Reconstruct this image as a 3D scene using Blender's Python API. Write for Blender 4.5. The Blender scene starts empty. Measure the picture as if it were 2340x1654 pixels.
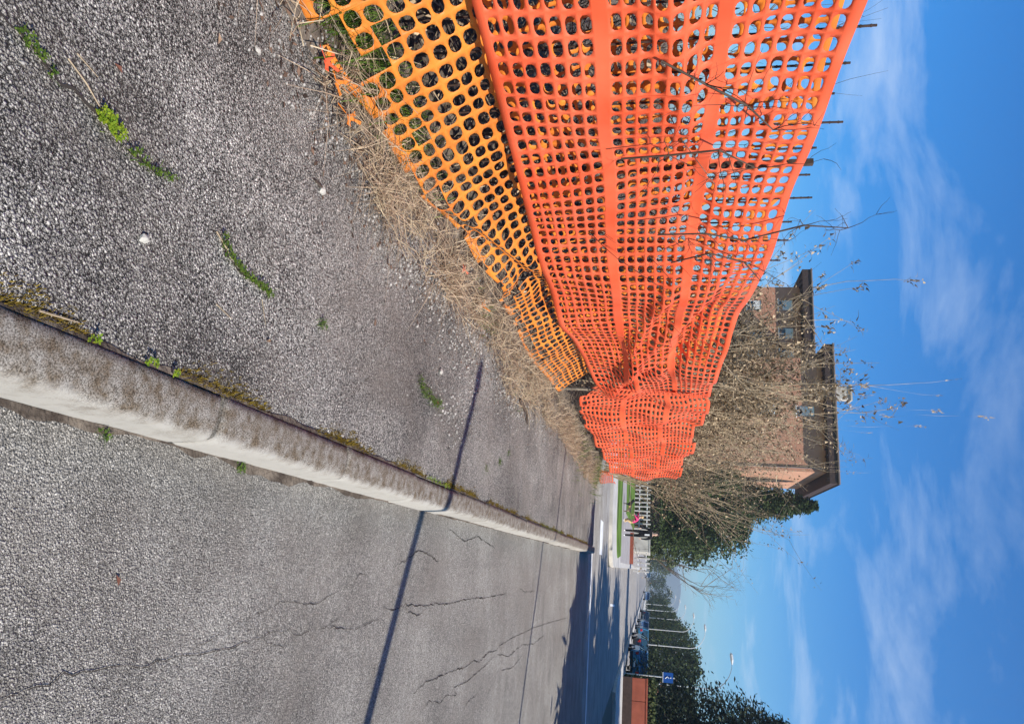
import bpy, bmesh, math, random
import numpy as np
from mathutils import Vector, Matrix, Quaternion, noise
R = math.radians
sc = bpy.context.scene
COL = sc.collection
random.seed(7)

# ------------------------------------------------------------------ camera, sky, sun, exposure
CAM_H = 1.55
PITCH, YAW, ROLL = R(11.158), R(15.524), math.atan(0.02)
F = Vector((-math.sin(YAW)*math.cos(PITCH), math.cos(YAW)*math.cos(PITCH), -math.sin(PITCH)))
RT = Vector((math.cos(YAW), math.sin(YAW), 0))
UP = RT.cross(F)
cam = bpy.data.cameras.new('camera')
cam.sensor_width = 36; cam.sensor_fit = 'HORIZONTAL'; cam.lens = 36*1655/2340
cam.clip_start = 0.05; cam.clip_end = 9000
co = bpy.data.objects.new('camera', cam); COL.objects.link(co); sc.camera = co
cX = math.cos(ROLL)*UP - math.sin(ROLL)*RT          # the photograph lies on its side: picture right is up
cY = -(math.sin(ROLL)*UP + math.cos(ROLL)*RT)
cZ = -F
co.matrix_world = Matrix(((cX.x, cY.x, cZ.x, 0), (cX.y, cY.y, cZ.y, 0), (cX.z, cY.z, cZ.z, CAM_H), (0, 0, 0, 1)))

SUN_AZ, SUN_EL = R(117.5), R(39.0)
sun_dir = Vector((math.sin(SUN_AZ)*math.cos(SUN_EL), math.cos(SUN_AZ)*math.cos(SUN_EL), math.sin(SUN_EL)))
w = bpy.data.worlds.new('World'); sc.world = w; w.use_nodes = True
wn, wl = w.node_tree.nodes, w.node_tree.links
bg = wn['Background']; bg.inputs[1].default_value = 0.092
sky = wn.new('ShaderNodeTexSky'); sky.sky_type = 'NISHITA'; sky.sun_disc = False
sky.sun_elevation = SUN_EL; sky.sun_rotation = SUN_AZ
sky.air_density = 1.0; sky.dust_density = 0.2; sky.ozone_density = 3.0
hs = wn.new('ShaderNodeHueSaturation'); hs.inputs['Saturation'].default_value = 1.58; hs.inputs['Value'].default_value = 1.0
wl.new(sky.outputs[0], hs.inputs['Color'])
tc = wn.new('ShaderNodeTexCoord')
sep = wn.new('ShaderNodeSeparateXYZ'); wl.new(tc.outputs['Generated'], sep.inputs[0])
mx = wn.new('ShaderNodeMath'); mx.operation = 'MAXIMUM'; mx.inputs[1].default_value = 0.0; wl.new(sep.outputs[2], mx.inputs[0])
ad = wn.new('ShaderNodeMath'); ad.operation = 'ADD'; ad.inputs[1].default_value = 0.16; wl.new(mx.outputs[0], ad.inputs[0])
dv = wn.new('ShaderNodeVectorMath'); dv.operation = 'DIVIDE'; wl.new(tc.outputs['Generated'], dv.inputs[0])
cmb = wn.new('ShaderNodeCombineXYZ')
for i in range(3): wl.new(ad.outputs[0], cmb.inputs[i])
wl.new(cmb.outputs[0], dv.inputs[1])
mp = wn.new('ShaderNodeMapping'); mp.inputs['Scale'].default_value = (0.75, 1.0, 0.0); mp.inputs['Location'].default_value = (3.4, 1.3, 0)
mp.inputs['Rotation'].default_value = (0, 0, R(-40)); wl.new(dv.outputs[0], mp.inputs[0])
nz = wn.new('ShaderNodeTexNoise'); nz.inputs['Scale'].default_value = 1.9; nz.inputs['Detail'].default_value = 10; nz.inputs['Roughness'].default_value = 0.62
nz.inputs['Distortion'].default_value = 0.35
wl.new(mp.outputs[0], nz.inputs['Vector'])
cr = wn.new('ShaderNodeValToRGB'); cr.color_ramp.elements[0].position = 0.49; cr.color_ramp.elements[1].position = 0.74
cr.color_ramp.elements[0].color = (0, 0, 0, 1); cr.color_ramp.elements[1].color = (0.62, 0.62, 0.62, 1)
wl.new(nz.outputs[0], cr.inputs[0])
cm = wn.new('ShaderNodeMixRGB'); cm.inputs[2].default_value = (7.4, 8.4, 9.6, 1)
tint = wn.new('ShaderNodeMixRGB'); tint.blend_type = 'MULTIPLY'; tint.inputs[0].default_value = 1; tint.inputs[2].default_value = (.55, 1.0, 1.18, 1)
wl.new(hs.outputs[0], tint.inputs[1])
ev = wn.new('ShaderNodeMath'); ev.operation = 'MULTIPLY_ADD'; ev.use_clamp = True; ev.inputs[1].default_value = -1.9; ev.inputs[2].default_value = 1.2; wl.new(mx.outputs[0], ev.inputs[0])
ce = wn.new('ShaderNodeMixRGB'); ce.blend_type = 'MULTIPLY'; ce.inputs[0].default_value = 1; wl.new(cr.outputs[0], ce.inputs[1]); wl.new(ev.outputs[0], ce.inputs[2])
wl.new(ce.outputs[0], cm.inputs[0]); wl.new(tint.outputs[0], cm.inputs[1]); wl.new(cm.outputs[0], bg.inputs[0])

sl = bpy.data.lights.new('sun', 'SUN'); sl.energy = 5.0; sl.angle = R(0.5); sl.color = (1.0, 0.945, 0.87)
so = bpy.data.objects.new('sun', sl); COL.objects.link(so)
so.rotation_euler = (-sun_dir).to_track_quat('-Z', 'Y').to_euler(); so.location = (40, -20, 40)
sc.view_settings.view_transform = 'Standard'; sc.view_settings.look = 'None'
sc.cycles.max_bounces = 5; sc.cycles.diffuse_bounces = 3; sc.cycles.glossy_bounces = 2; sc.cycles.transmission_bounces = 2; sc.cycles.volume_bounces = 0
sc.view_settings.exposure = 0.48; sc.view_settings.gamma = 1.0

# ------------------------------------------------------------------ helpers
class MB:
    """collects faces, then becomes ONE mesh object"""
    def __init__(s): s.v = []; s.f = []; s.m = []; s.mi = 0
    def add(s, vs, fs):
        b = len(s.v); s.v += [tuple(x) for x in vs]; s.f += [tuple(b+i for i in f) for f in fs]; s.m += [s.mi]*len(fs); return b
    def box(s, x0, x1, y0, y1, z0, z1):
        s.add([(x0,y0,z0),(x1,y0,z0),(x1,y1,z0),(x0,y1,z0),(x0,y0,z1),(x1,y0,z1),(x1,y1,z1),(x0,y1,z1)],
              [(3,2,1,0),(4,5,6,7),(0,1,5,4),(1,2,6,5),(2,3,7,6),(3,0,4,7)])
    def tube(s, pts, rad, n=6, cap=True):
        pts = [Vector(p) for p in pts]; k = len(pts)
        if not hasattr(rad, '__len__'): rad = [rad]*k
        vs = []; t = (pts[1]-pts[0]).normalized()
        a = Vector((0,0,1)) if abs(t.z) < .9 else Vector((1,0,0)); u = t.cross(a).normalized()
        for i in range(k):
            if i == 0: t = pts[1]-pts[0]
            elif i == k-1: t = pts[-1]-pts[-2]
            else: t = pts[i+1]-pts[i-1]
            t.normalize(); u = (u - t*u.dot(t)); u.normalize(); v = t.cross(u)
            for j in range(n):
                an = 2*math.pi*j/n; vs.append(pts[i]+(u*math.cos(an)+v*math.sin(an))*rad[i])
        fs = [(i*n+j, i*n+(j+1)%n, (i+1)*n+(j+1)%n, (i+1)*n+j) for i in range(k-1) for j in range(n)]
        if cap: fs += [tuple(range(n-1,-1,-1)), tuple((k-1)*n+j for j in range(n))]
        s.add(vs, fs)
    def quad(s, a, b, c, d): s.add([a,b,c,d], [(0,1,2,3)])
    def blob(s, c, r, seed=0, sub=1, jit=.25, sq=(1,1,1)):
        bm = bmesh.new(); bmesh.ops.create_icosphere(bm, subdivisions=sub, radius=1)
        rn = random.Random(seed)
        vs = []
        for v in bm.verts:
            q = 1+rn.uniform(-jit, jit); vs.append((c[0]+v.co.x*r*q*sq[0], c[1]+v.co.y*r*q*sq[1], c[2]+v.co.z*r*q*sq[2]))
        bm.verts.index_update(); fs = [tuple(v.index for v in f.verts) for f in bm.faces]; bm.free(); s.add(vs, fs)
    def build(s, name, mat, parent=None, smooth=False, loc=None):
        me = bpy.data.meshes.new(name)
        if loc is None: me.from_pydata(s.v, [], s.f)
        else: me.from_pydata([(x-loc[0], y-loc[1], z-loc[2]) for x,y,z in s.v], [], s.f)
        mats = mat if isinstance(mat, (list, tuple)) else [mat]
        for m in mats: me.materials.append(m)
        if len(mats) > 1: me.polygons.foreach_set('material_index', s.m)
        if smooth: me.polygons.foreach_set('use_smooth', [True]*len(me.polygons))
        me.update(); o = bpy.data.objects.new(name, me); COL.objects.link(o)
        if loc is not None: o.location = loc
        if parent is not None: o.parent = parent; 
        return o
def tag(o, label=None, cat=None, group=None, kind=None):
    if label: o['label'] = label
    if cat: o['category'] = cat
    if group: o['group'] = group
    if kind: o['kind'] = kind
    return o
def empty(name, loc=(0,0,0), rz=0):
    o = bpy.data.objects.new(name, None); COL.objects.link(o); o.location = loc; o.rotation_euler = (0,0,rz); o.empty_display_size = .1; return o
def copy_tree(o, parent=None):
    c = o.copy(); COL.objects.link(c); c.parent = parent
    for ch in list(o.children): copy_tree(ch, c)
    return c

# ---- materials
def mat(name, col, rough=.7, spec=.3, metal=0, var=.0, vscale=8, bump=0, bscale=40, trans=None, col2=None, coat=0):
    m = bpy.data.materials.new(name); m.use_nodes = True; n, l = m.node_tree.nodes, m.node_tree.links
    b = n['Principled BSDF']; b.inputs['Roughness'].default_value = rough; b.inputs['Metallic'].default_value = metal
    b.inputs['Specular IOR Level'].default_value = spec; b.inputs['Coat Weight'].default_value = coat
    b.inputs['Base Color'].default_value = (*col, 1)
    t = n.new('ShaderNodeTexCoord')
    if var or col2:
        z = n.new('ShaderNodeTexNoise'); z.inputs['Scale'].default_value = vscale; z.inputs['Detail'].default_value = 5; l.new(t.outputs['Object'], z.inputs['Vector'])
        r = n.new('ShaderNodeValToRGB'); r.color_ramp.elements[0].position = .35; r.color_ramp.elements[1].position = .65
        c0 = col2 if col2 else tuple(c*(1-var) for c in col); c1 = col if col2 else tuple(min(1, c*(1+var)) for c in col)
        r.color_ramp.elements[0].color = (*c0, 1); r.color_ramp.elements[1].color = (*c1, 1)
        l.new(z.outputs[0], r.inputs[0]); l.new(r.outputs[0], b.inputs['Base Color'])
    if bump:
        z2 = n.new('ShaderNodeTexNoise'); z2.inputs['Scale'].default_value = bscale; z2.inputs['Detail'].default_value = 6; l.new(t.outputs['Object'], z2.inputs['Vector'])
        bp = n.new('ShaderNodeBump'); bp.inputs['Strength'].default_value = bump; bp.inputs['Distance'].default_value = .02
        l.new(z2.outputs[0], bp.inputs['Height']); l.new(bp.outputs[0], b.inputs['Normal'])
    if trans:
        tr = n.new('ShaderNodeBsdfTranslucent'); tr.inputs[0].default_value = (*trans[1], 1)
        mixs = n.new('ShaderNodeMixShader'); mixs.inputs[0].default_value = trans[0]
        l.new(b.outputs[0], mixs.inputs[1]); l.new(tr.outputs[0], mixs.inputs[2]); l.new(mixs.outputs[0], n['Material Output'].inputs[0])
    return m
def leafmat(name, c0, c1, tr=.25, rough=.6):
    """per-leaf colour from a random value per mesh island"""
    m = bpy.data.materials.new(name); m.use_nodes = True; n, l = m.node_tree.nodes, m.node_tree.links
    b = n['Principled BSDF']; b.inputs['Roughness'].default_value = rough; b.inputs['Specular IOR Level'].default_value = .25
    g = n.new('ShaderNodeNewGeometry'); r = n.new('ShaderNodeValToRGB')
    r.color_ramp.elements[0].color = (*c0, 1); r.color_ramp.elements[1].color = (*c1, 1)
    l.new(g.outputs['Random Per Island'], r.inputs[0]); l.new(r.outputs[0], b.inputs['Base Color'])
    t = n.new('ShaderNodeBsdfTranslucent'); l.new(r.outputs[0], t.inputs[0])
    mi = n.new('ShaderNodeMixShader'); mi.inputs[0].default_value = tr
    l.new(b.outputs[0], mi.inputs[1]); l.new(t.outputs[0], mi.inputs[2]); l.new(mi.outputs[0], n['Material Output'].inputs[0])
    return m
def asphalt(name, scale, light, dark, bump=1.0, tint=((.72,.68,.66),(1.14,1.12,1.10)), cover=.5, fine=.8, wear=.55, dust=(.27,.235,.19,.55)):
    """old asphalt: rounded pale aggregate of two sizes standing out of dark binder that also mimics shade in the gaps, stained in patches"""
    m = bpy.data.materials.new(name); m.use_nodes = True; n, l = m.node_tree.nodes, m.node_tree.links
    b = n['Principled BSDF']; b.inputs['Roughness'].default_value = .8; b.inputs['Specular IOR Level'].default_value = .4
    t = n.new('ShaderNodeTexCoord')
    wz = n.new('ShaderNodeTexNoise'); wz.inputs['Scale'].default_value = scale*1.1; wz.inputs['Detail'].default_value = 2; l.new(t.outputs['Object'], wz.inputs['Vector'])
    wm = n.new('ShaderNodeMixRGB'); wm.blend_type = 'ADD'; wm.inputs[0].default_value = .9/scale; l.new(t.outputs['Object'], wm.inputs[1]); l.new(wz.outputs['Color'], wm.inputs[2])
    def math_(op, a, c=None, d=None):
        q = n.new('ShaderNodeMath'); q.operation = op
        for k, v in enumerate((a, c, d)):
            if v is None: continue
            if isinstance(v, (int, float)): q.inputs[k].default_value = v
            else: l.new(v, q.inputs[k])
        return q.outputs[0]
    hs_, cs_ = [], []
    for sc_ in (scale, scale*1.9):
        v = n.new('ShaderNodeTexVoronoi'); v.inputs['Scale'].default_value = sc_; l.new(wm.outputs[0], v.inputs['Vector'])
        sp = n.new('ShaderNodeSeparateColor'); l.new(v.outputs['Color'], sp.inputs[0])
        dome = math_('SUBTRACT', 1.0, math_('POWER', math_('MULTIPLY', v.outputs['Distance'], 1.35), 2.0))
        hs_.append(math_('MULTIPLY', dome, math_('MULTIPLY_ADD', sp.outputs[0], .75, .35))); cs_.append(sp.outputs[1])
    h2 = math_('MULTIPLY', hs_[1], fine); big = math_('GREATER_THAN', hs_[0], h2); hh = math_('MAXIMUM', hs_[0], h2)
    rnd = n.new('ShaderNodeMixRGB'); l.new(big, rnd.inputs[0]); l.new(cs_[1], rnd.inputs[1]); l.new(cs_[0], rnd.inputs[2])
    rs = n.new('ShaderNodeValToRGB'); e = rs.color_ramp.elements
    e[0].position = 0; e[0].color = tuple(a*.45 for a in light) + (1,); e[1].position = 1; e[1].color = tuple(min(1, c*1.7) for c in light) + (1,)
    k = e.new(.55); k.color = (*light, 1); k = e.new(.9); k.color = tuple(c*1.2 for c in light) + (1,)
    l.new(rnd.outputs[0], rs.inputs[0])
    re = n.new('ShaderNodeValToRGB'); re.color_ramp.elements[0].position = .5-cover*.6; re.color_ramp.elements[1].position = .80-cover*.6
    zc = n.new('ShaderNodeTexNoise'); zc.inputs['Scale'].default_value = 2.3; zc.inputs['Detail'].default_value = 5; zc.inputs['Roughness'].default_value = .6; l.new(t.outputs['Object'], zc.inputs['Vector'])
    l.new(math_('MULTIPLY_ADD', math_('SUBTRACT', zc.outputs[0], .5), wear, hh), re.inputs[0])
    mg = n.new('ShaderNodeMixRGB'); mg.inputs[1].default_value = (*dark, 1); l.new(re.outputs[0], mg.inputs[0]); l.new(rs.outputs[0], mg.inputs[2])  # dark binder between stones, its colour also standing in for their small shadows
    def mul(src, scl, det, p0, p1, c0, c1):
        z = n.new('ShaderNodeTexNoise'); z.inputs['Scale'].default_value = scl; z.inputs['Detail'].default_value = det; z.inputs['Roughness'].default_value = .62; l.new(t.outputs['Object'], z.inputs['Vector'])
        r = n.new('ShaderNodeValToRGB'); r.color_ramp.elements[0].position = p0; r.color_ramp.elements[1].position = p1; r.color_ramp.elements[0].color = (*c0, 1); r.color_ramp.elements[1].color = (*c1, 1); l.new(z.outputs[0], r.inputs[0])
        q = n.new('ShaderNodeMixRGB'); q.blend_type = 'MULTIPLY'; q.inputs[0].default_value = 1; l.new(src, q.inputs[1]); l.new(r.outputs[0], q.inputs[2]); return q.outputs[0]
    c = mul(mg.outputs[0], 1.1, 8, .36, .64, tint[0], tint[1])
    c = mul(c, 24, 3, .3, .7, (.80,.79,.79), (1.14,1.13,1.12))
    # trodden-in dust and dirt, in ragged patches
    zd = n.new('ShaderNodeTexNoise'); zd.inputs['Scale'].default_value = .85; zd.inputs['Detail'].default_value = 9; zd.inputs['Roughness'].default_value = .7; zd.inputs['Distortion'].default_value = .6; l.new(t.outputs['Object'], zd.inputs['Vector'])
    rd = n.new('ShaderNodeValToRGB'); rd.color_ramp.elements[0].position = .47; rd.color_ramp.elements[1].position = .66; rd.color_ramp.elements[1].color = (dust[3], dust[3], dust[3], 1); l.new(zd.outputs[0], rd.inputs[0])
    md = n.new('ShaderNodeMixRGB'); md.inputs[2].default_value = (*dust[:3], 1); l.new(rd.outputs[0], md.inputs[0]); l.new(c, md.inputs[1]); c = md.outputs[0]
    l.new(c, b.inputs['Base Color'])
    bp = n.new('ShaderNodeBump'); bp.inputs['Strength'].default_value = bump; bp.inputs['Distance'].default_value = 1.5/scale
    l.new(hh, bp.inputs['Height']); l.new(bp.outputs[0], b.inputs['Normal'])
    return m
def concrete_kerb():
    m = bpy.data.materials.new('kerb_concrete'); m.use_nodes = True; n, l = m.node_tree.nodes, m.node_tree.links
    b = n['Principled BSDF']; b.inputs['Roughness'].default_value = .85; b.inputs['Specular IOR Level'].default_value = .2
    t = n.new('ShaderNodeTexCoord'); s = n.new('ShaderNodeSeparateXYZ')
    g = n.new('ShaderNodeNewGeometry'); sn = n.new('ShaderNodeSeparateXYZ'); l.new(g.outputs['Position'], s.inputs[0]); l.new(g.outputs['Normal'], sn.inputs[0])
    z = n.new('ShaderNodeTexNoise'); z.inputs['Scale'].default_value = 9; z.inputs['Detail'].default_value = 8; z.inputs['Roughness'].default_value = .7; l.new(g.outputs['Position'], z.inputs['Vector'])
    # lichen and grime grow on the worn top near the back joint, a stain with ragged edge
    a = n.new('ShaderNodeMath'); a.operation = 'MULTIPLY_ADD'; a.inputs[1].default_value = -14.0; a.inputs[2].default_value = -4.46; l.new(s.outputs[0], a.inputs[0])
    a2 = n.new('ShaderNodeMath'); a2.operation = 'MULTIPLY_ADD'; a2.inputs[1].default_value = 1.5; l.new(z.outputs[0], a2.inputs[0]); l.new(a.outputs[0], a2.inputs[2])
    r = n.new('ShaderNodeValToRGB'); r.color_ramp.elements[0].position = .35; r.color_ramp.elements[1].position = .85; l.new(a2.outputs[0], r.inputs[0])
    zf = n.new('ShaderNodeTexNoise'); zf.inputs['Scale'].default_value = 210; zf.inputs['Detail'].default_value = 6; zf.inputs['Roughness'].default_value = .7; l.new(g.outputs['Position'], zf.inputs['Vector'])
    rf = n.new('ShaderNodeValToRGB'); rf.color_ramp.elements[0].position = .40; rf.color_ramp.elements[1].position = .58
    rf.color_ramp.elements[0].color = (.085, .072, .055, 1); rf.color_ramp.elements[1].color = (.40, .365, .31, 1); l.new(zf.outputs[0], rf.inputs[0])
    rc = n.new('ShaderNodeValToRGB'); rc.color_ramp.elements[0].position = .3; rc.color_ramp.elements[1].position = .7
    rc.color_ramp.elements[0].color = (.37, .345, .30, 1); rc.color_ramp.elements[1].color = (.48, .45, .395, 1); l.new(z.outputs[0], rc.inputs[0])
    zm = n.new('ShaderNodeTexNoise'); zm.inputs['Scale'].default_value = 17; zm.inputs['Detail'].default_value = 6; zm.inputs['Roughness'].default_value = .7; l.new(g.outputs['Position'], zm.inputs['Vector'])
    rm = n.new('ShaderNodeValToRGB'); rm.color_ramp.elements[0].position = .38; rm.color_ramp.elements[1].position = .60
    rm.color_ramp.elements[0].color = (.50, .42, .33, 1); rm.color_ramp.elements[1].color = (1.0, 1.0, 1.0, 1); l.new(zm.outputs[0], rm.inputs[0])
    mm_ = n.new('ShaderNodeMixRGB'); mm_.blend_type = 'MULTIPLY'; mm_.inputs[0].default_value = 1; l.new(rf.outputs[0], mm_.inputs[1]); l.new(rm.outputs[0], mm_.inputs[2])
    mi = n.new('ShaderNodeMixRGB'); l.new(r.outputs[0], mi.inputs[0]); l.new(rc.outputs[0], mi.inputs[1]); l.new(mm_.outputs[0], mi.inputs[2])
    l.new(mi.outputs[0], b.inputs['Base Color'])
    bp = n.new('ShaderNodeBump'); bp.inputs['Strength'].default_value = .8; bp.inputs['Distance'].default_value = .004; l.new(zf.outputs[0], bp.inputs['Height']); l.new(bp.outputs[0], b.inputs['Normal'])
    return m
M = {}
M['walk'] = asphalt('pavement_asphalt', 108, (.485, .46, .41), (.022, .020, .016), 1.0, ((.66,.65,.63),(1.22,1.22,1.20)), cover=.46)
M['road'] = asphalt('road_asphalt', 140, (.45, .425, .375), (.085, .078, .066), 1.0, ((.80,.785,.765),(1.14,1.14,1.12)), cover=.64)
M['junction'] = asphalt('junction_asphalt', 120, (.41, .395, .36), (.195, .187, .17), .3, cover=.8)
M['kerb'] = concrete_kerb()
M['kerb_far'] = mat('pale_kerb', (.52, .49, .44), .85, var=.15, vscale=2, bump=.2)
M['soil'] = mat('bare_soil', (.19, .155, .12), .95, .1, col2=(.06, .046, .036), vscale=9, bump=.8, bscale=60)
M['paint'] = mat('road_paint', (.78, .78, .76), .7, var=.12, vscale=4)
M['crack'] = mat('crack_fill', (.055, .047, .04), .95, .05)
M['orange'] = mat('orange_plastic', (.93, .175, .075), .5, .35, col2=(.84, .115, .04), vscale=2.2, trans=(.20, (.95, .16, .03)))
M['yellow'] = mat('amber_plastic', (.88, .30, .04), .5, .35, col2=(.70, .20, .03), vscale=5, trans=(.20, (.9, .30, .03)))
M['rebar'] = mat('rusty_rebar', (.055, .032, .024), .8, .3, var=.4, vscale=30)
M['dry'] = leafmat('dry_grass', (.24, .17, .10), (.78, .62, .42), .25)
M['dryleaf'] = leafmat('dry_leaves', (.06, .038, .024), (.66, .50, .31), .2)
M['litter'] = leafmat('leaf_litter', (.035, .024, .018), (.24, .15, .10), .1, .9)
M['green'] = leafmat('green_grass', (.035, .09, .012), (.16, .24, .03), .3)
M['clover'] = leafmat('clover', (.10, .22, .015), (.34, .42, .03), .3)
M['moss'] = leafmat('moss', (.09, .055, .012), (.24, .17, .02), .1, .9)
M['bark'] = mat('grey_bark', (.22, .18, .135), .9, .1, var=.35, vscale=20, bump=.6)
M['twig'] = mat('dark_twig', (.075, .055, .042), .9, .1, var=.3, vscale=14)
M['stem'] = mat('dry_stem', (.40, .31, .20), .8, .2, var=.3, vscale=10)
M['ever'] = leafmat('evergreen_leaves', (.012, .028, .010), (.075, .105, .026), .2)
M['pine'] = leafmat('conifer_needles', (.012, .024, .016), (.05, .066, .030), .12)
M['hedge'] = leafmat('hedge_leaves', (.03, .05, .015), (.12, .14, .05), .2)
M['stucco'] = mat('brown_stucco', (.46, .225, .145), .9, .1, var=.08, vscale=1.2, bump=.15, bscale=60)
M['stucco_lit'] = mat('sunlit_stucco', (.50, .27, .175), .9, .1, var=.06, vscale=1.2, bump=.15, bscale=60)  # paler stucco: sunlight on the side wall is put into the colour
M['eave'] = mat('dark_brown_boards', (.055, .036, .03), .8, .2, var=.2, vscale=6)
M['gutter'] = mat('brown_gutter', (.21, .16, .14), .5, .4)
M['rooftile'] = mat('roof_tile', (.20, .105, .075), .9, .1, var=.3, vscale=5)
M['white'] = mat('white_paint', (.80, .79, .76), .6, .3, var=.06, vscale=3)
M['shutter'] = mat('white_shutter', (.76, .76, .74), .6)
M['glass'] = mat('dark_glass', (.02, .05, .075), .08, .6)
M['lawn'] = mat('lawn_earth', (.10, .17, .03), .95, .1, var=.4, vscale=.8, bump=.4)
M['ground'] = mat('distant_ground', (.16, .15, .115), .95, .1, var=.35, vscale=.05)
M['conc'] = mat('concrete_wall', (.46, .43, .37), .9, .1, var=.18, vscale=1.5, bump=.3)
M['pave'] = mat('pale_pavement', (.36, .33, .31), .9, .2, var=.15, vscale=1.5, bump=.2)
M['redwall'] = mat('red_render', (.30, .085, .05), .85, .15, var=.15, vscale=2, bump=.2)
M['lamp'] = mat('galvanised_pale', (.62, .61, .58), .45, .4, metal=.15, var=.08, vscale=4)
M['stone'] = leafmat('pebbles', (.10, .09, .08), (.46, .43, .38), 0, .8)
M['skin'] = mat('skin', (.62, .40, .29), .6)
M['black'] = mat('black_cloth', (.012, .012, .014), .9)
M['pink'] = mat('pink_cloth', (.80, .06, .20), .85)
M['tan'] = mat('tan_cloth', (.62, .42, .20), .85)
M['hair'] = mat('dark_hair', (.03, .02, .015), .7)
M['rubber'] = mat('black_rubber', (.012, .012, .012), .8)
M['hill'] = mat('wooded_hill', (.045, .07, .045), .95, .05, var=.3, vscale=.02)

# ------------------------------------------------------------------ the setting
KH = 0.175                       # kerb height / pavement level
def sheet(name, x0, x1, y0, y1, z, m, nx=1, ny=1, amp=0, kind='structure', parent=None, nscale=1.0):
    b = MB(); vs = []
    for j in range(ny+1):
        for i in range(nx+1):
            x = x0+(x1-x0)*i/nx; y = y0+(y1-y0)*j/ny
            vs.append((x, y, z + (amp*noise.noise(Vector((x*nscale, y*nscale, 3.1))) if amp else 0)))
    b.add(vs, [(j*(nx+1)+i, j*(nx+1)+i+1, (j+1)*(nx+1)+i+1, (j+1)*(nx+1)+i) for j in range(ny) for i in range(nx)])
    o = b.build(name, m, parent, smooth=True)
    if kind and parent is None: o['kind'] = kind
    return o
sheet('ground', -2000, 2000, -150, 3600, -.03, M['ground'])
sheet('road', -.42, 5.1, -6, 19, 0.0, M['road'], 60, 150, .008)
# junction and the street beyond it, one asphalt surface
b = MB()
b.add([(-60,19,-.004),(60,19,-.004),(60,27.8,-.004),(5.1,27.8,-.004),(5.1,260,-.004),(0,260,-.004),(0,27.8,-.004),(-60,27.8,-.004)], [(0,1,2,3,6,7),(3,4,5,6)])
jr = b.build('junction_road', M['junction']); jr['kind'] = 'structure'
sheet('parking_lane', 5.75, 8.0, 47.2, 260, .0, M['junction'])
sheet('right_road_apron', 5.1, 60, -6, 19, -.004, M['junction'])

# pavement beside the fence
pv = MB(); nx, ny = 40, 300; vs = []
for j in range(ny+1):
    y = -2+20.2*j/ny
    for i in range(nx+1):
        x = -.445-1.66*i/nx
        z = KH-.006 + .010*noise.noise(Vector((x*1.4, y*.9, 0))) + .004*noise.noise(Vector((x*6, y*6, 5)))
        if i == 0: z -= .012
        vs.append((x, y, z))
pv.add(vs, [(j*(nx+1)+i+1, j*(nx+1)+i, (j+1)*(nx+1)+i, (j+1)*(nx+1)+i+1) for j in range(ny) for i in range(nx)])
pave = pv.build('pavement', M['walk'], smooth=True); pave['kind'] = 'structure'
# rough verge under and behind the nets
vg = MB(); nx, ny = 60, 130; vs = []
for j in range(ny+1):
    y = -2+26*j/ny
    for i in range(nx+1):
        x = -1.70-9.3*(i/nx)**1.6
        e = max(0, -1.86-x)
        z = KH-.03 + min(e*.45, .10) + min(max(0, e-.5)*.22, 1.5) + .05*noise.noise(Vector((x*1.6, y*1.6, 1)))*min(1, e*2) + .02*noise.noise(Vector((x*7, y*7, 2)))*min(1, e*3)
        if y > 18.3: z -= (y-18.3)*.12
        vs.append((x, y, z))
vg.add(vs, [(j*(nx+1)+i+1, j*(nx+1)+i, (j+1)*(nx+1)+i, (j+1)*(nx+1)+i+1) for j in range(ny) for i in range(nx)])
verge = vg.build('verge', M['soil'], smooth=True); verge['kind'] = 'structure'

# kerb stones
kerb = empty('kerb', (-.36, 8, 0)); kerb['kind'] = 'structure'
prof = [(-.282,-.05),(-.285,.04),(-.292,.110),(-.297,.146),(-.306,.162),(-.322,.170),(-.36,.175),(-.41,.177),(-.443,.173),(-.446,-.05)]
L = 1.03; nseg = 26; GAP = .013
def kerb_mesh(seed):
    b = MB(); k = len(prof); vs = []
    ys = [0, .014] + [L*q/nseg for q in range(1, nseg)] + [L-GAP-.014, L-GAP]
    for q, y in enumerate(ys):
        for (x, z) in prof:
            inset = .009 if q in (0, len(ys)-1) else 0
            d = .0025*noise.noise(Vector((x*9+seed*7, y*4, z*9))) + .0035*noise.noise(Vector((x*30+seed*3, y*26, z*30)))*(1 if z > .1 else .5)
            if .14 < z < .172: d -= .010*max(0, noise.noise(Vector((seed*5, y*9, 2)))-.25)
            vs.append((x - inset*.6 + d, y, z - inset*(z > .1) + d))
    fs = [(q*k+i, q*k+i+1, (q+1)*k+i+1, (q+1)*k+i) for q in range(len(ys)-1) for i in range(k-1)]
    fs += [tuple(range(k-1,-1,-1)), tuple((len(ys)-1)*k+i for i in range(k))]
    b.add([(x+.36, y, z) for x, y, z in vs], fs)
    o = b.build('kerb_stone', M['kerb'], None)
    for p in o.data.polygons: p.use_smooth = len(p.vertices) == 4
    return o
protos = [kerb_mesh(s) for s in range(3)]
for i in range(19):
    o = protos[i] if i < 3 else protos[i % 3].copy()
    if i >= 3: COL.objects.link(o)
    o.parent = kerb; o.name = 'kerb_stone'
    o.location = (random.uniform(-.006,.004), -1.0+i*L-8+.02, random.uniform(-.008,.003)); o.rotation_euler = (random.uniform(-.003,.003),0,random.uniform(-.004,.004))

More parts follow.
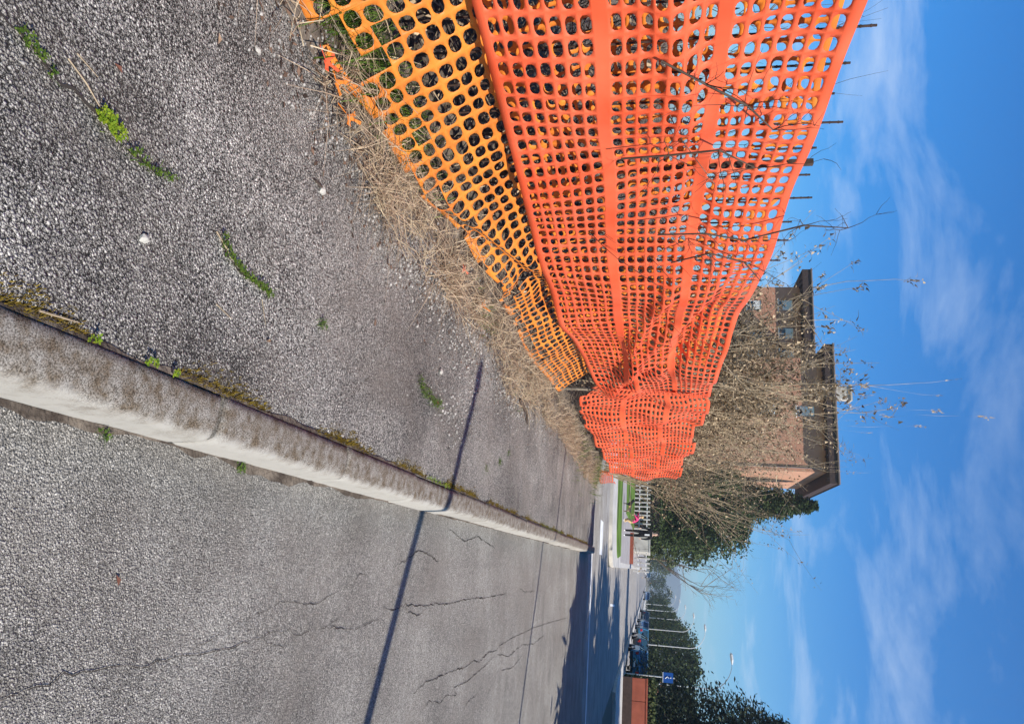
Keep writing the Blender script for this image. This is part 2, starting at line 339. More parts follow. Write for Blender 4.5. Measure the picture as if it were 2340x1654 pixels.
# cracks in the road: real dark grooves filled with dirt, drawn as ragged ribbons bedded on the surface
road = bpy.data.objects['road']
def road_z(x, y): return .008*noise.noise(Vector((x, y, 3.1)))
cracks = {
'a': [(0.41,1.3),(0.41,1.693),(0.406,1.726),(0.399,1.812),(0.384,1.888),(0.388,1.988),(0.386,2.103),(0.403,2.167),(0.394,2.283),(0.391,2.395),(0.395,2.54),(0.399,2.668),(0.38,2.777),(0.379,2.901),(0.361,3.003),(0.369,3.151),(0.4,3.239),(0.373,3.397)],
'b': [(0.379,2.901),(0.433,3.112),(0.4,3.239)], 'c': [(0.392,3.456),(0.354,3.673)], 'd': [(0.386,2.393),(0.35,2.526),(0.329,2.613),(0.29,2.725)],
'e': [(0.324,4.274),(0.349,4.468),(0.332,4.717),(0.344,4.975),(0.353,5.195),(0.348,5.393),(0.367,5.73),(0.358,6.142),(0.354,6.618),(0.369,7.061),(0.365,7.491),(0.358,8.123)],
'e2': [(0.349,4.723),(0.377,4.787),(0.414,4.999),(0.367,5.2)],
'f': [(0.907,5.082),(0.881,5.379),(0.886,5.725),(0.891,6.036),(0.915,6.527),(0.893,6.816),(0.935,7.045),(0.887,7.434),(0.915,7.832),(0.881,7.958),(0.866,8.64),(0.865,9.261),(0.864,10.203),(0.891,11.369),(0.923,12.479),(0.993,14.731)],
'g': [(1.059,5.345),(1.026,5.495),(1.083,5.795),(1.054,5.974),(1.105,6.28),(1.028,6.168),(1.045,6.622),(1.014,7.074),(1.0,7.356),(0.947,7.778)],
'h': [(1.263,6.56),(1.211,6.731),(1.221,6.937),(1.192,7.196)], 'i': [(0.256,3.721),(0.232,3.802),(0.171,3.818),(0.13,3.88),(0.131,4.018)],
'j': [(0.399,3.464),(0.364,3.575),(0.349,3.701)], 'k': [(0.323,9.045),(0.381,9.462),(0.385,10.241)], 'l': [(1.333,7.362),(1.3,7.528),(1.225,7.687)],
'm': [(.30,2.75),(.24,3.05),(.27,3.35),(.20,3.7)],'n': [(.37,3.42),(.42,3.9),(.38,4.3)],'o': [(.95,7.9),(1.05,8.6),(1.0,9.4),(1.08,10.4),(1.05,11.5)],'p': [(1.15,8.2),(1.2,8.9),(1.12,9.6)],'q': [(-.2,5.6),(-.12,6.1),(-.18,6.6),(-.1,7.4)],'r': [(.1,4.4),(-.02,4.9),(.05,5.4)]}
def ribbon(pts, width, zf, rough=.02, step=.02, seed=0):
    rn = random.Random(seed); P = []
    for (x0,y0),(x1,y1) in zip(pts, pts[1:]):
        n = max(2, int(math.hypot(x1-x0, y1-y0)/step))
        for i in range(n): P.append((x0+(x1-x0)*i/n, y0+(y1-y0)*i/n))
    P.append(pts[-1]); b = MB(); vs = []
    N = len(P)
    for i, (x, y) in enumerate(P):
        x += rough*.5*noise.noise(Vector((y*23, seed*3.7, 0))) + rough*.35*noise.noise(Vector((y*70, seed*1.7, 4)))
        x0, y0 = P[max(0,i-1)]; x1, y1 = P[min(N-1,i+1)]; d = Vector((x1-x0, y1-y0)); d.normalize()
        wd = width*(.15+rn.random()*.7+1.5*max(0, noise.noise(Vector((y*5, seed, 9)))))*min(1, .25+min(i, N-1-i)*.15)
        nx_, ny_ = -d.y, d.x
        vs += [(x+nx_*wd, y+ny_*wd, zf(x,y)), (x-nx_*wd, y-ny_*wd, zf(x,y))]
    b.add(vs, [(2*i, 2*i+1, 2*i+3, 2*i+2) for i in range(N-1)])
    return b
for i, (k, p) in enumerate(cracks.items()):
    ribbon(p, .0019 if p[0][1] < 4 else .0040, lambda x, y: road_z(x,y)+.004, .03, .03, i).build('crack', M['crack'], road)
def pave_z(x, y): return KH-.006 + .010*noise.noise(Vector((x*1.4, y*.9, 0))) + .004*noise.noise(Vector((x*6, y*6, 5)))
W1 = [(-1.06,.9),(-1.034,1.11),(-1.019,1.169),(-1.006,1.198),(-1.006,1.278),(-1.0,1.33),(-.999,1.383),(-.98,1.424),(-.967,1.474),(-.971,1.525),(-.97,1.58),(-.991,1.651)]
W2 = [(-.936,1.927),(-.892,1.967),(-.877,2.037),(-.869,2.095),(-.868,2.153),(-.862,2.253)]
W4 = [(-.983,4.0),(-.954,4.098),(-.929,4.291),(-.944,4.487)]
for i, p in enumerate((W1, W2, W4)):
    ribbon(p, .005, lambda x, y: pave_z(x,y)+.004, .02, .02, 20+i).build('crack', M['crack'], pave)

# painted lines on the junction
def paint(x0, x1, y0, y1, sk=0):
    b = MB(); b.quad((x0,y0,.0005),(x1,y0+sk,.0005),(x1,y1+sk,.0005),(x0,y1,.0005)); return b
o = paint(-3.4, 5.0, 19.9, 20.22, .2).build('stop_line', M['paint'], jr)
paint(-1.4, -.35, 23.0, 24.3, 0).build('crossing_bar', M['paint'], jr)
b = MB()
for a, c in (((1.45,30.5),(1.65,34.5)), ((1.65,34.5),(3.0,31.0))):
    b.quad((a[0]-.045,a[1],.0005),(a[0]+.045,a[1],.0005),(c[0]+.045,c[1],.0005),(c[0]-.045,c[1],.0005))
b.build('lane_line', M['paint'], jr)

# far corner: kerb, grass strip, footpath, lawn
def poly_slab(name, pts, z0, z1, m, parent=None):
    b = MB(); n = len(pts)
    b.add([(x,y,z0) for x,y in pts]+[(x,y,z1) for x,y in pts], [tuple(range(n,2*n))]+[(i,(i+1)%n,n+(i+1)%n,n+i) for i in range(n)])
    o = b.build(name, m, parent)
    if parent is None: o['kind'] = 'structure'
    return o
def arc(cx, cy, r, a0, a1, n=10): return [(cx+r*math.cos(R(a0+(a1-a0)*i/n)), cy+r*math.sin(R(a0+(a1-a0)*i/n))) for i in range(n+1)]
poly_slab('far_kerb', [(-60,27.9)]+arc(-2.2,30.1,2.2,-90,0)+[(0,260),(-60,260)], -.05, .11, M['kerb_far'])
poly_slab('grass_strip', [(-60,31.5)]+arc(-2.1,33.2,1.7,-90,0,8)+[(-.55,36.2),(-60,36.2)], .1, .135, M['lawn'])
poly_slab('footpath', [(-60,36.3),(-.25,36.3),(-.25,250),(-60,250)], .1, .116, M['pave'])
poly_slab('lawn', [(-60,42.5),(-3.0,42.5),(-3.0,61),(-60,61)], .1, .16, M['lawn'])
poly_slab('lawn_path', [(-60,47.0),(-3.6,47.0),(-3.6,48.2),(-60,48.2)], .1, .166, M['pave'])
poly_slab('right_kerb', [(5.12,37)]+[(5.12,260),(5.72,260),(5.72,35.5),(5.35,35.3)], -.05, .12, M['kerb_far'])
poly_slab('right_pavement', [(5.74,36),(16,36),(16,260),(8.05,260),(8.05,47.0),(5.74,47.0)], -.05, .12, M['kerb_far'])

# far wooded hill beyond the street
b = MB(); n = 60; vs = []
for i in range(n+1):
    x = -600+1700*i/n; hgt = 70+22*math.sin(x*.006+1)+14*noise.noise(Vector((x*.01, 0, 0)))
    vs += [(x, 2300, -5), (x, 2400+hgt, hgt), (x, 2900, -5)]
b.add(vs, [(3*i,3*i+3,3*i+4,3*i+1) for i in range(n)]+[(3*i+1,3*i+4,3*i+5,3*i+2) for i in range(n)])
hl = b.build('hill', M['hill'], smooth=True); hl['kind'] = 'structure'

# ------------------------------------------------------------------ nets
def net(name, P, s0, s1, layout, pitch_t, pitch_s, m, hole=(.40,.38), drop=None, power=2.6, jit=0.0, seed=1, thick=.0022):
    """perforated plastic sheet; layout lists ('h', count) rows of holes and ('b', width) solid bands in units of the row pitch"""
    rn = random.Random(seed)
    verts = {}; V = []; faces = []
    def vid(s, t):
        k = (round(s, 5), round(t, 5))
        if k not in verts: verts[k] = len(V); V.append(P(s, t))
        return verts[k]
    rows = []; t = 0
    for kind, q in layout:
        if kind == 'b': rows.append((t, t+q*pitch_t, False)); t += q*pitch_t
        else:
            for _ in range(q): rows.append((t, t+pitch_t, True)); t += pitch_t
    nc = int(round((s1-s0)/pitch_s)); ps = (s1-s0)/nc
    for i in range(nc):
        a, c = s0+i*ps, s0+(i+1)*ps
        for j, (t0, t1, isholes) in enumerate(rows):
            if drop and drop(i, j, .5*(a+c), .5*(t0+t1), rn): continue
            if not isholes:
                xs = [a, a+ps/3, a+2*ps/3, c]
                for q in range(3): faces.append((vid(xs[q],t0), vid(xs[q+1],t0), vid(xs[q+1],t1), vid(xs[q],t1)))
                continue
            dt = t1-t0
            outer = [(a,t0),(a+ps/3,t0),(a+2*ps/3,t0),(c,t0),(c,t0+dt/3),(c,t0+2*dt/3),(c,t1),(a+2*ps/3,t1),(a+ps/3,t1),(a,t1),(a,t0+2*dt/3),(a,t0+dt/3)]
            cs, ct = .5*(a+c)+rn.uniform(-jit,jit)*ps, .5*(t0+t1)+rn.uniform(-jit,jit)*dt
            hs_, ht_ = hole[0]*(1+rn.uniform(-jit,jit)), hole[1]*(1+rn.uniform(-jit,jit))
            inner = []
            for q in range(12):
                an = math.atan2(outer[q][1]-.5*(t0+t1), (outer[q][0]-.5*(a+c))*dt/ps)
                cq, sq = math.cos(an), math.sin(an)
                inner.append((cs+ps*hs_*math.copysign(abs(cq)**(2/power), cq), ct+dt*ht_*math.copysign(abs(sq)**(2/power), sq)))
            O = [vid(*q) for q in outer]; I = []
            for q in inner: I.append(len(V)); V.append(P(*q))
            for q in range(12): faces.append((O[q], O[(q+1)%12], I[(q+1)%12], I[q]))
    me = bpy.data.meshes.new(name); me.from_pydata(V, [], faces); me.materials.append(m)
    me.polygons.foreach_set('use_smooth', [True]*len(me.polygons)); me.update()
    o = bpy.data.objects.new(name, me); COL.objects.link(o)
    sd = o.modifiers.new('thickness', 'SOLIDIFY'); sd.thickness = thick; sd.offset = 0
    return o
def lerp_tab(tab, s):
    if s <= tab[0][0]: return tab[0][1]
    for (a, va), (c, vc) in zip(tab, tab[1:]):
        if s <= c:
            u = (s-a)/(c-a); u = u*u*(3-2*u); return va+(vc-va)*u
    return tab[-1][1]
def ridge(s, t, s0, t0, s1, t1, wd):
    """distance profile to a crease running from (s0,t0) to (s1,t1)"""
    d = Vector((s1-s0, t1-t0)); ln = d.length; d /= ln; r = Vector((s-s0, t-t0)); u = r.dot(d)/ln
    if u < -.15 or u > 1.15: return 0
    fade = min(1, max(0, (u+.15)/.3), max(0, (1.15-u)/.3)); dist = r.x*d.y-r.y*d.x
    return math.exp(-(dist/wd)**2)*fade
PT = .0692
LAY = [('b',.55),('h',7),('b',.85),('h',7),('b',.8),('h',7),('b',.6)]
H1 = PT*(.55+7+.85+7+.8+7+.6)
bot1 = [(1.2,.80),(2.5,.765),(3.5,.735),(5.0,.66),(6.5,.66),(8.0,.76),(9.7,.93)]
top1 = [(1.2,2.33),(2.66,2.335),(3.6,2.34),(4.5,2.345),(5.15,2.35),(6.5,2.30),(8.25,2.25),(9.9,2.27)]
def Porange(s, t):
    u = t/H1; zb, zt = lerp_tab(bot1, s), lerp_tab(top1, s)
    z = zb+(zt-zb)*u
    y = s + .06*math.sin(s*1.1)*u - .22*max(0, u-.62)*math.sin(s*.9+.3)
    x = -2.22 + .030*math.sin(s*2.3+u*2.2) + .018*math.sin(s*5.1-u*4) + .05*noise.noise(Vector((s*.8, u*1.5, 2)))
    x += .055*math.sin(u*9+s*1.4)*max(0, min(1, (u-.55)*4))*.6
    x += .12*ridge(s, u, 9.6, .0, 6.2, .75, .07) - .10*ridge(s, u, 9.6, .05, 7.2, .9, .06) + .06*ridge(s, u, 9.4, .30, 6.6, .44, .06) - .09*ridge(s, u, 8.8, .62, 5.6, .86, .05) + .08*ridge(s, u, 7.4, .40, 5.4, .60, .04)
    z -= .05*ridge(s, u, 8.6, .5, 6.8, .5, .16)
    x += .04*ridge(s, u, 2.0, .45, 4.2, .72, .05) - .03*ridge(s, u, 2.4, .62, 5.4, .70, .05)
    z += .02*noise.noise(Vector((s*1.3, u*2, 9)))*(1-u)
    return (x, y, z)
n1 = net('safety_net', Porange, 1.3, 9.65, LAY, PT, .132, M['orange'], (.375,.375), jit=.05, seed=3, power=2.25)
tag(n1, 'orange perforated plastic safety net, the near stretch in front of the brush', 'safety net', 'orange safety nets')
top2 = [(9.2,2.27),(9.9,2.26),(10.15,2.31),(11.6,2.31),(11.75,2.20),(13.3,2.22),(13.45,2.32),(15.0,2.26),(15.15,2.18),(16.8,2.16),(17,2.24),(18.9,2.12)]
bot2 = [(9.2,.80),(9.9,.52),(11,.42),(13,.46),(15,.52),(17,.54),(18.9,.48)]
LAY2 = [('b',.6),('h',9),('b',.9),('h',9),('b',.9),('h',8),('b',.6)]
H2 = PT*(.6+9+.9+9+.9+8+.6)
def Porange2(s, t):
    u = t/H2; zb, zt = lerp_tab(bot2, s), lerp_tab(top2, s)
    z = zb+(zt-zb)*u
    y = s + .10*math.sin(s*1.7)*(u-.4) - (.55*(.5-u) if s > 18 else 0)*(s-18)
    x = -2.25 + .045*math.sin(s*3.3+u*5) + .03*math.sin(s*7-u*9) + .06*noise.noise(Vector((s*1.1, u*3, 7))) + .05*math.sin(u*14+s)*(.4+.6*u)*.5
    return (x, y, z)
n2 = net('safety_net', Porange2, 9.3, 18.8, LAY2, PT, .16, M['orange'], (.32,.27), jit=.06, seed=5,
    drop=lambda i, j, s, t, rn: (s < 10.3 and t < .12 and rn.random() < .5) or (j == 0 and rn.random() < .12))
tag(n2, 'orange safety net bunched in folds, the far stretch with a stepped top edge', 'safety net', 'orange safety nets')
def Porange3(s, t):
    return (-2.3+.04*math.sin(s*4+t*6), s+.1*t, .12+t*.8+.02*math.sin(s*3))
n3 = net('safety_net', Porange3, 18.3, 21.2, [('b',.4),('h',6),('b',.4)], PT, .17, M['orange'], (.41,.40), jit=.06, seed=8)
tag(n3, 'low faded orange net remnant lying past the end of the tall net', 'safety net', 'orange safety nets')
# older amber net behind and below
PY = .0725
LAYY = [('b',.4),('h',28),('b',.4)]
HY = PY*28.8
boty = [(1.2,.19),(2.2,.19),(2.9,.22),(3.6,.22),(4.4,.26),(5.2,.36),(5.5,.26),(6.5,.23),(7.3,.25),(8.2,.28),(9.2,.32)]
topy = [(1.2,2.30),(3,2.31),(4.0,2.42),(4.4,2.40),(4.8,2.30),(5.6,2.42),(6.2,2.40),(7,2.2),(9.2,2.18)]
def Pyellow(s, t):
    u = t/HY; zt = lerp_tab(topy, s); fl = lerp_tab([(1.2,.30),(3.4,.27),(4.6,.22),(6,.2),(9,.16)], s)   # how far the foot flares out
    zb = lerp_tab(boty, s); k = .27
    back = -2.33-.10*max(0, min(1, (s-5)/1.5))
    if u < k: x = back+(fl+.07+.06*max(0, min(1, (s-5)/1.5)))*(1-u/k)**1.1; z = zb+(.76-zb)*(u/k)
    else: x = back-.09*min(1, (u-k)*4); z = .76+(zt-.76)*(u-k)/(1-k)
    x += .015*math.sin(s*2.7+u*5) + .05*noise.noise(Vector((s*.9, u*2.2, 12))) - .02*math.sin(s*1.3+1)
    x += .05*ridge(s, u, 3.4, .0, 5.8, .24, .03) - .05*ridge(s, u, 4.0, 0, 6.4, .2, .03)
    y = s + .30*(.27-u)*math.sin(s*1.5+.5)*(u < .27) + .05*noise.noise(Vector((s*2, u*6, 3)))
    z += .03*noise.noise(Vector((s*2.2, u*9, 5)))*(u < .3)
    return (x, y, z)
def dropy(i, j, s, t, rn):
    if t < .08: return rn.random() < (.36 if 2.2 < s < 6.5 else .10)
    if t < .22 and 2.3 < s < 2.9: return rn.random() < .36
    if t < .2: return rn.random() < .10
    if 5.2 < s < 5.45 and t < .3: return rn.random() < .7
    return rn.random() < .012
ny_ = net('safety_net', Pyellow, 1.3, 9.1, LAYY, PY, .120, M['yellow'], (.41,.41), drop=dropy, jit=.07, seed=11, power=2.2)
tag(ny_, 'torn amber plastic net with ragged lower edge, hanging behind the orange net', 'safety net')
# torn scraps of net lying in the grass
rn = random.Random(5)
for k, (x, y, mm, lab) in enumerate([(-1.86,2.40,'yellow','amber star-shaped scrap of torn net on the pavement edge'),(-1.80,2.56,'yellow','larger amber scrap of torn net dangling over the pavement edge'),
        (-1.88,2.30,'orange','small red-orange scrap of net nearest the camera'),(-1.93,4.55,'orange','orange scrap of net tangled in the dry grass'),(-1.88,5.15,'yellow','amber scrap of net in dry grass beside the pebbles')]):
    b = MB(); c = Vector((x, y, KH+.05)); na = rn.randint(4,5)
    for q in range(na):
        an = 2*math.pi*q/na+rn.uniform(-.4,.4); ln = rn.uniform(.05,.09)
        d = Vector((math.cos(an)*.5, math.sin(an), rn.uniform(-.2,.6))); sd_ = Vector((-math.sin(an)*.5, math.cos(an), .2))
        p0 = c; p1 = c+d*ln*.5; p2 = c+d*ln
        b.add([p0-sd_*.018, p0+sd_*.018, p1+sd_*.009, p1-sd_*.009, p2+sd_*.014, p2-sd_*.014], [(0,1,2,3),(3,2,4,5)])
    o = b.build('net_scrap', M[mm], loc=(x, y, KH)); tag(o, lab, 'net scrap', 'torn scraps of net')
    sd = o.modifiers.new('thickness', 'SOLIDIFY'); sd.thickness = .002

# steel rods of the old fence
rods = [(2.46,2.44),(2.71,2.45),(2.96,2.45),(3.20,2.46),(3.45,2.46),(3.69,2.48),(3.96,2.47),(4.24,2.49),(4.56,2.49),(4.88,2.51),(5.21,2.51),(5.55,2.46),(5.95,2.45),(6.4,2.3)]
ordn = ['first','second','third','fourth','fifth','sixth','seventh','eighth','ninth','tenth','eleventh','twelfth','thirteenth','fourteenth']
for i, (y, z) in enumerate(rods):
    b = MB(); x = -2.42
    z += .05*math.sin(i*4.1)
    b.tube([(x+.01*math.sin(i*2.3), y, .1), (x, y+.01*math.sin(i), 1.3), (x, y+.015*math.sin(i*3), z)], .006, 6)
    for q in range(8): b.tube([(x, y+.015*math.sin(i*3)*(1-q*.045/1.1), z-.02-.045*q), (x, y+.015*math.sin(i*3)*(1-q*.045/1.1), z-.028-.045*q)], .0075, 6)
    o = b.build('steel_rod', M['rebar'], loc=(x, y, .1)); tag(o, 'thin dark ribbed steel rod behind the net, %s counting away from the camera' % ordn[i], 'steel rod', 'steel rods behind the net')
b = MB(); b.box(-2.445,-2.412,4.105,4.138,.1,2.46)
tag(b.build('wooden_stake', M['twig'], loc=(-2.43,4.12,.1)), 'square weathered stake standing among the thin steel rods', 'stake')
for i,(y,z) in enumerate([(9.7,2.1),(12.4,2.05),(15.3,2.0),(18.7,1.9)]):
    b = MB(); b.tube([(-2.33,y,.1),(-2.34,y+.03,1.2),(-2.33,y+.02,z)], .022, 8)
    tag(b.build('wooden_stake', M['bark'], loc=(-2.33,y,.1)), 'round pale stake holding the far orange net, %s one along it' % ['nearest','second','third','farthest'][i], 'stake', 'stakes of the far net')

# ------------------------------------------------------------------ vegetation
def blade(b, p, h, lean, wd, rn, seg=2):
    an = rn.uniform(0, 2*math.pi); d = Vector((math.cos(an), math.sin(an), 0)); sd_ = Vector((-d.y, d.x, 0))*wd
    p = Vector(p); vs = []; 
    for i in range(seg+1):
        u = i/seg; q = p + d*(lean*h*u**1.6) + Vector((0,0,h*(u - .35*lean*u*u)))
        k = 1-u*.85; vs += [q-sd_*k, q+sd_*k]
    b.add(vs, [(2*i, 2*i+1, 2*i+3, 2*i+2) for i in range(seg)])
def verge_z(x, y):
    e = max(0, -1.86-x)
    return KH-.03 + min(e*.45, .10) + min(max(0, e-.5)*.22, 1.5) + .05*noise.noise(Vector((x*1.6, y*1.6, 1)))*min(1, e*2) + .02*noise.noise(Vector((x*7, y*7, 2)))*min(1, e*3)
EDGE = [(1.0,-1.98),(2.17,-1.93),(2.58,-1.84),(2.88,-1.74),(3.13,-1.68),(3.56,-1.66),(4.18,-1.68),(4.84,-1.76),(5.76,-1.74),(6.4,-1.58),(8.5,-1.80),(11.3,-1.85),(14.5,-1.78),(18.2,-1.9)]
rn = random.Random(21); b = MB(); cnt = 0
while cnt < 8000:
    y = 1.2+17*rn.random()**1.5; ex = lerp_tab(EDGE, y); x = ex - abs(rn.gauss(.05, .32)) + .05
    dens = .12+.88*max(0, min(1, .45+2.4*noise.noise(Vector((x*2.2, y*1.7, 4)))))
    if y < 3.0: dens *= .55
    if rn.random() > dens: continue
    cnt += 1
    z = max(verge_z(x, y), KH-.01)-.01
    blade(b, (x, y, z), rn.uniform(.07,.30), rn.uniform(.7,2.4), rn.uniform(.0014,.0042), rn, 3)
lt = MB()
for _ in range(4200):
    y = 1.2+12*rn.random()**1.4; x = lerp_tab(EDGE, y)-rn.gauss(.12,.22)
    z = max(verge_z(x,y), pave_z(x,y) if x > -1.9 else 0)+.004
    a = rn.uniform(0,6.28); q = rn.uniform(.006,.022); d = Vector((math.cos(a),math.sin(a),rn.uniform(-.15,.3)))*q; e = Vector((-math.sin(a),math.cos(a),rn.uniform(-.3,.3)))*q*.45; p = Vector((x,y,z))
    lt.add([p-d, p+e, p+d, p-e], [(0,1,2,3)])
tag(lt.build('leaf_litter', M['litter']), 'dark crumbled leaf litter along the grass edge', 'leaf litter', kind='stuff')
tag(b.build('dry_grass', M['dry']), 'matted straw-coloured dry grass along the foot of the nets', 'grass', kind='stuff')
# long straws lying across pavement edge and in front of amber net
b = MB(); rn = random.Random(4)
for _ in range(520):
    y = rn.uniform(1.7,9); ex = lerp_tab(EDGE, y); x = ex-rn.uniform(-.12,.5); z = max(verge_z(x,y), KH)+rn.uniform(0,.05)
    a = rn.uniform(0,6.28); l_ = rn.uniform(.15,.5); d = Vector((math.cos(a)*.6, math.sin(a), rn.uniform(-.02,.35)))*l_
    m_ = Vector((rn.uniform(-.04,.04), rn.uniform(-.05,.05), rn.uniform(.0,.06)))
    p = Vector((x,y,z)); b.tube([p, p+d*.5+m_, p+d], [.0026,.0022,.0012], 3, False)
tag(b.build('straw', M['stem']), 'loose dry straws strewn over the verge and the torn net', 'straw', kind='stuff')
# fresh grass behind the amber net
b = MB(); rn = random.Random(31)
for (cx, cy, n, rx, ry, hh) in [(-2.12,2.35,480,.08,.28,.20),(-2.10,2.9,380,.08,.3,.18),(-2.2,3.6,70,.1,.3,.12),(-2.2,1.9,90,.08,.3,.14),(-1.86,5.45,110,.08,.2,.1),(-1.9,13.8,200,.25,.6,.16),(-2.1,17.2,300,.3,.6,.3),(-1.75,7.5,60,.15,.5,.08)]:
    for _ in range(n):
        x = cx+rn.gauss(0,rx); y = cy+rn.gauss(0,ry); blade(b, (x,y,max(verge_z(x,y),KH-.02)), hh*rn.uniform(.5,1.2), rn.uniform(.3,1.1), rn.uniform(.002,.004), rn, 2)
tag(b.build('green_grass', M['green']), 'fresh green grass growing through the amber net', 'grass', kind='stuff')
# pebbles on the pavement edge
b = MB(); rn = random.Random(9)
def pebble(x, y, r, z=None):
    zz = pave_z(x,y) if x > -1.8 else verge_z(x,y)
    b.blob((x, y, zz+r*.3), r, rn.randint(0,9999), 1, .22, (1, rn.uniform(.7,1.2), .65))
for _ in range(3400):
    y = 1.4+8.5*rn.random()**1.2; ex = lerp_tab(EDGE, y); x = ex+rn.gauss(.03,.16)
    if noise.noise(Vector((x*2, y*1.3, 8))) < -.12: continue
    pebble(x, y, rn.uniform(.003,.010)*(1.25 if y > 3.5 else 1))
for (cx, cy) in [(-1.83,4.0),(-1.58,3.9),(-1.62,5.3),(-1.86,5.2),(-1.4,5.0),(-.95,4.8),(-1.55,6.3)]:
    for _ in range(110): pebble(cx+rn.gauss(0,.11), cy+rn.gauss(0,.28), rn.uniform(.005,.013))
for _ in range(350): pebble(rn.uniform(-1.9,-.5), rn.uniform(1.0,7), rn.uniform(.002,.006))
tag(b.build('pebbles', M['stone'], smooth=False), 'loose pale pebbles scattered along the pavement edge', 'gravel', kind='stuff')
# single larger stones
for i, (x, y, r, lab) in enumerate([(-.776,1.603,.015,'pale stone lying alone on the open pavement near the camera'),(-1.153,4.413,.022,'white stone on the pavement short of the thick shadow line'),
        (-1.507,6.653,.024,'white stone just beyond the thick shadow line'),(-1.428,2.522,.020,'grey flat stone with a twig beside it near the net'),(-1.648,1.935,.013,'small stone close to the dry grass at the top edge')]):
    b = MB(); b.blob((x, y, pave_z(x,y)+r*.40), r, i+40, 1, .24, (1.0,1.3,.62)); o = b.build('stone', M['conc'], smooth=False, loc=(x,y,pave_z(x,y))); tag(o, lab, 'stone', 'single stones on the pavement')
# moss and soil in the joint behind the kerb
b = MB(); rn = random.Random(14); b2 = MB()
for _ in range(8000):
    y = 1.0+15.5*rn.random()**1.4; k = noise.noise(Vector((y*2.1, 0, 6)))+.5*noise.noise(Vector((y*6, 0, 1)))
    if rn.random() > .40+k*1.5: continue
    wd = .012+.030*max(0, k+.2)
    x = -.452-abs(rn.gauss(0, wd)); z = KH-.012
    s_ = rn.uniform(.003,.007)
    for q in range(3): blade(b, (x+rn.gauss(0,.003), y+rn.gauss(0,.004), z), s_*3, rn.uniform(.1,.9), s_*.45, rn, 1)
b.mi = 0
tag(b.build('moss', M['moss']), 'brown-green moss filling the joint behind the kerb', 'moss', kind='stuff')
# dark soil in that joint and in the gutter
for nm, xs, zf in (('joint_soil', -.455, lambda x,y: KH-.008), ('gutter_soil', -.262, lambda x,y: road_z(x,y)+.004)):
    bb = MB(); vs = []; N = 400
    for i in range(N+1):
        y = .8+16.5*i/N
        k = max(0, .25+noise.noise(Vector((y*2.3, xs*9, 2)))+.6*noise.noise(Vector((y*9, xs, 2))))
        if nm == 'joint_soil': xa, xb = -.447, -.452-.028*k
        else: xa, xb = -.287, -.281+.06*k*max(.15, min(1, (5-y)/3))
        vs += [(xa, y, zf(xa,y)+.004), (xb, y, zf(xb,y)+ (.002 if nm=='joint_soil' else 0))]
    bb.add(vs, [(2*i,2*i+1,2*i+3,2*i+2) for i in range(N)]); bb.build(nm, M['soil'], None)['kind'] = 'structure'
# weeds in the cracks
def clover(b, x, y, z, r, n, rn):
    for _ in range(n):
        a = rn.uniform(0,6.28); q = r*math.sqrt(rn.random()); px, py = x+q*math.cos(a), y+q*math.sin(a); hh = z+rn.uniform(.006,.03)
        s_ = rn.uniform(.004,.009)
        for k in range(3):
            t_ = a+k*2.1; d = Vector((math.cos(t_), math.sin(t_), rn.uniform(-.2,.5))); e = Vector((-d.y, d.x, 0))
            p = Vector((px,py,hh)); b.add([p, p+d*s_*.6+e*s_*.5, p+d*s_*1.15, p+d*s_*.6-e*s_*.5], [(0,1,2,3)])
def weed(pts, label, m='clover', r=.014, n=10, grass=0, name='weed'):
    rn = random.Random(len(label)); b = MB()
    for (x, y) in pts:
        z = pave_z(x,y) if x < -.45 else road_z(x,y)
        clover(b, x, y, z, r, n, rn)
        for _ in range(grass): blade(b, (x+rn.gauss(0,r*.7), y+rn.gauss(0,r), z), rn.uniform(.015,.04), rn.uniform(.4,1.3), .0015, rn, 2)
    x0, y0 = pts[0]; o = b.build(name, M[m], loc=(x0, y0, 0)); tag(o, label, 'weed', 'weeds in the pavement cracks'); return o
def dens(pts, st=.02):
    out = []
    for (a, c) in zip(pts, pts[1:]):
        n = max(1, int(math.dist(a, c)/st)); out += [(a[0]+(c[0]-a[0])*i/n, a[1]+(c[1]-a[1])*i/n) for i in range(n)]
    return out+[pts[-1]]
weed(dens(W1[1:4]), 'green clover in the crack at the photo\'s near upper corner', 'green', .012, 7, 3)
weed(dens([(-1.0,1.36),(-.985,1.42)], .012), 'bright yellow-green clover clump in the pavement crack', 'clover', .02, 22, 1)
weed(dens(W1[8:]), 'thin mossy weeds at the far end of the clover crack', 'green', .014, 6, 4)
weed(dens(W2, .015), 'narrow dark green strip of weeds in the middle of the pavement', 'green', .010, 9, 3)
weed([(-.889,2.668),(-.895,2.69)], 'small green tuft alone on the pavement', 'green', .02, 8, 18)
weed(dens(W4, .03), 'green weeds in the gravelly patch before the thick shadow line', 'green', .035, 12, 14)['kind'] = 'stuff'
weed([(-.724,5.97)], 'green weed tuft beyond the thick shadow line, closest to the kerb', 'green', .028, 10, 30)
weed([(-.852,6.48),(-.86,6.5)], 'green weed tuft beyond the thick shadow line, middle of three', 'green', .028, 10, 30)
weed([(-.989,6.854)], 'green weed tuft beyond the thick shadow line, closest to the net', 'green', .028, 10, 30)
weed([(-.267,2.515),(-.262,2.53)], 'leafy green weed at the foot of the kerb', 'green', .022, 16, 8)
weed([(-.262,1.79),(-.258,1.801)], 'tiny weed in the gutter at the near kerb', 'green', .014, 8, 5)
weed([(-.452,1.49),(-.455,1.70),(-.453,1.72),(-.45,1.80),(-.452,1.815)], 'bright green sprigs in the moss behind the near kerb', 'clover', .010, 10, 0)['kind'] = 'stuff'
weed(dens([(-.455,4.35),(-.45,4.9)], .06), 'yellow-green sprigs in the moss behind the kerb by the thick shadow', 'clover', .014, 9, 2)['kind'] = 'stuff'
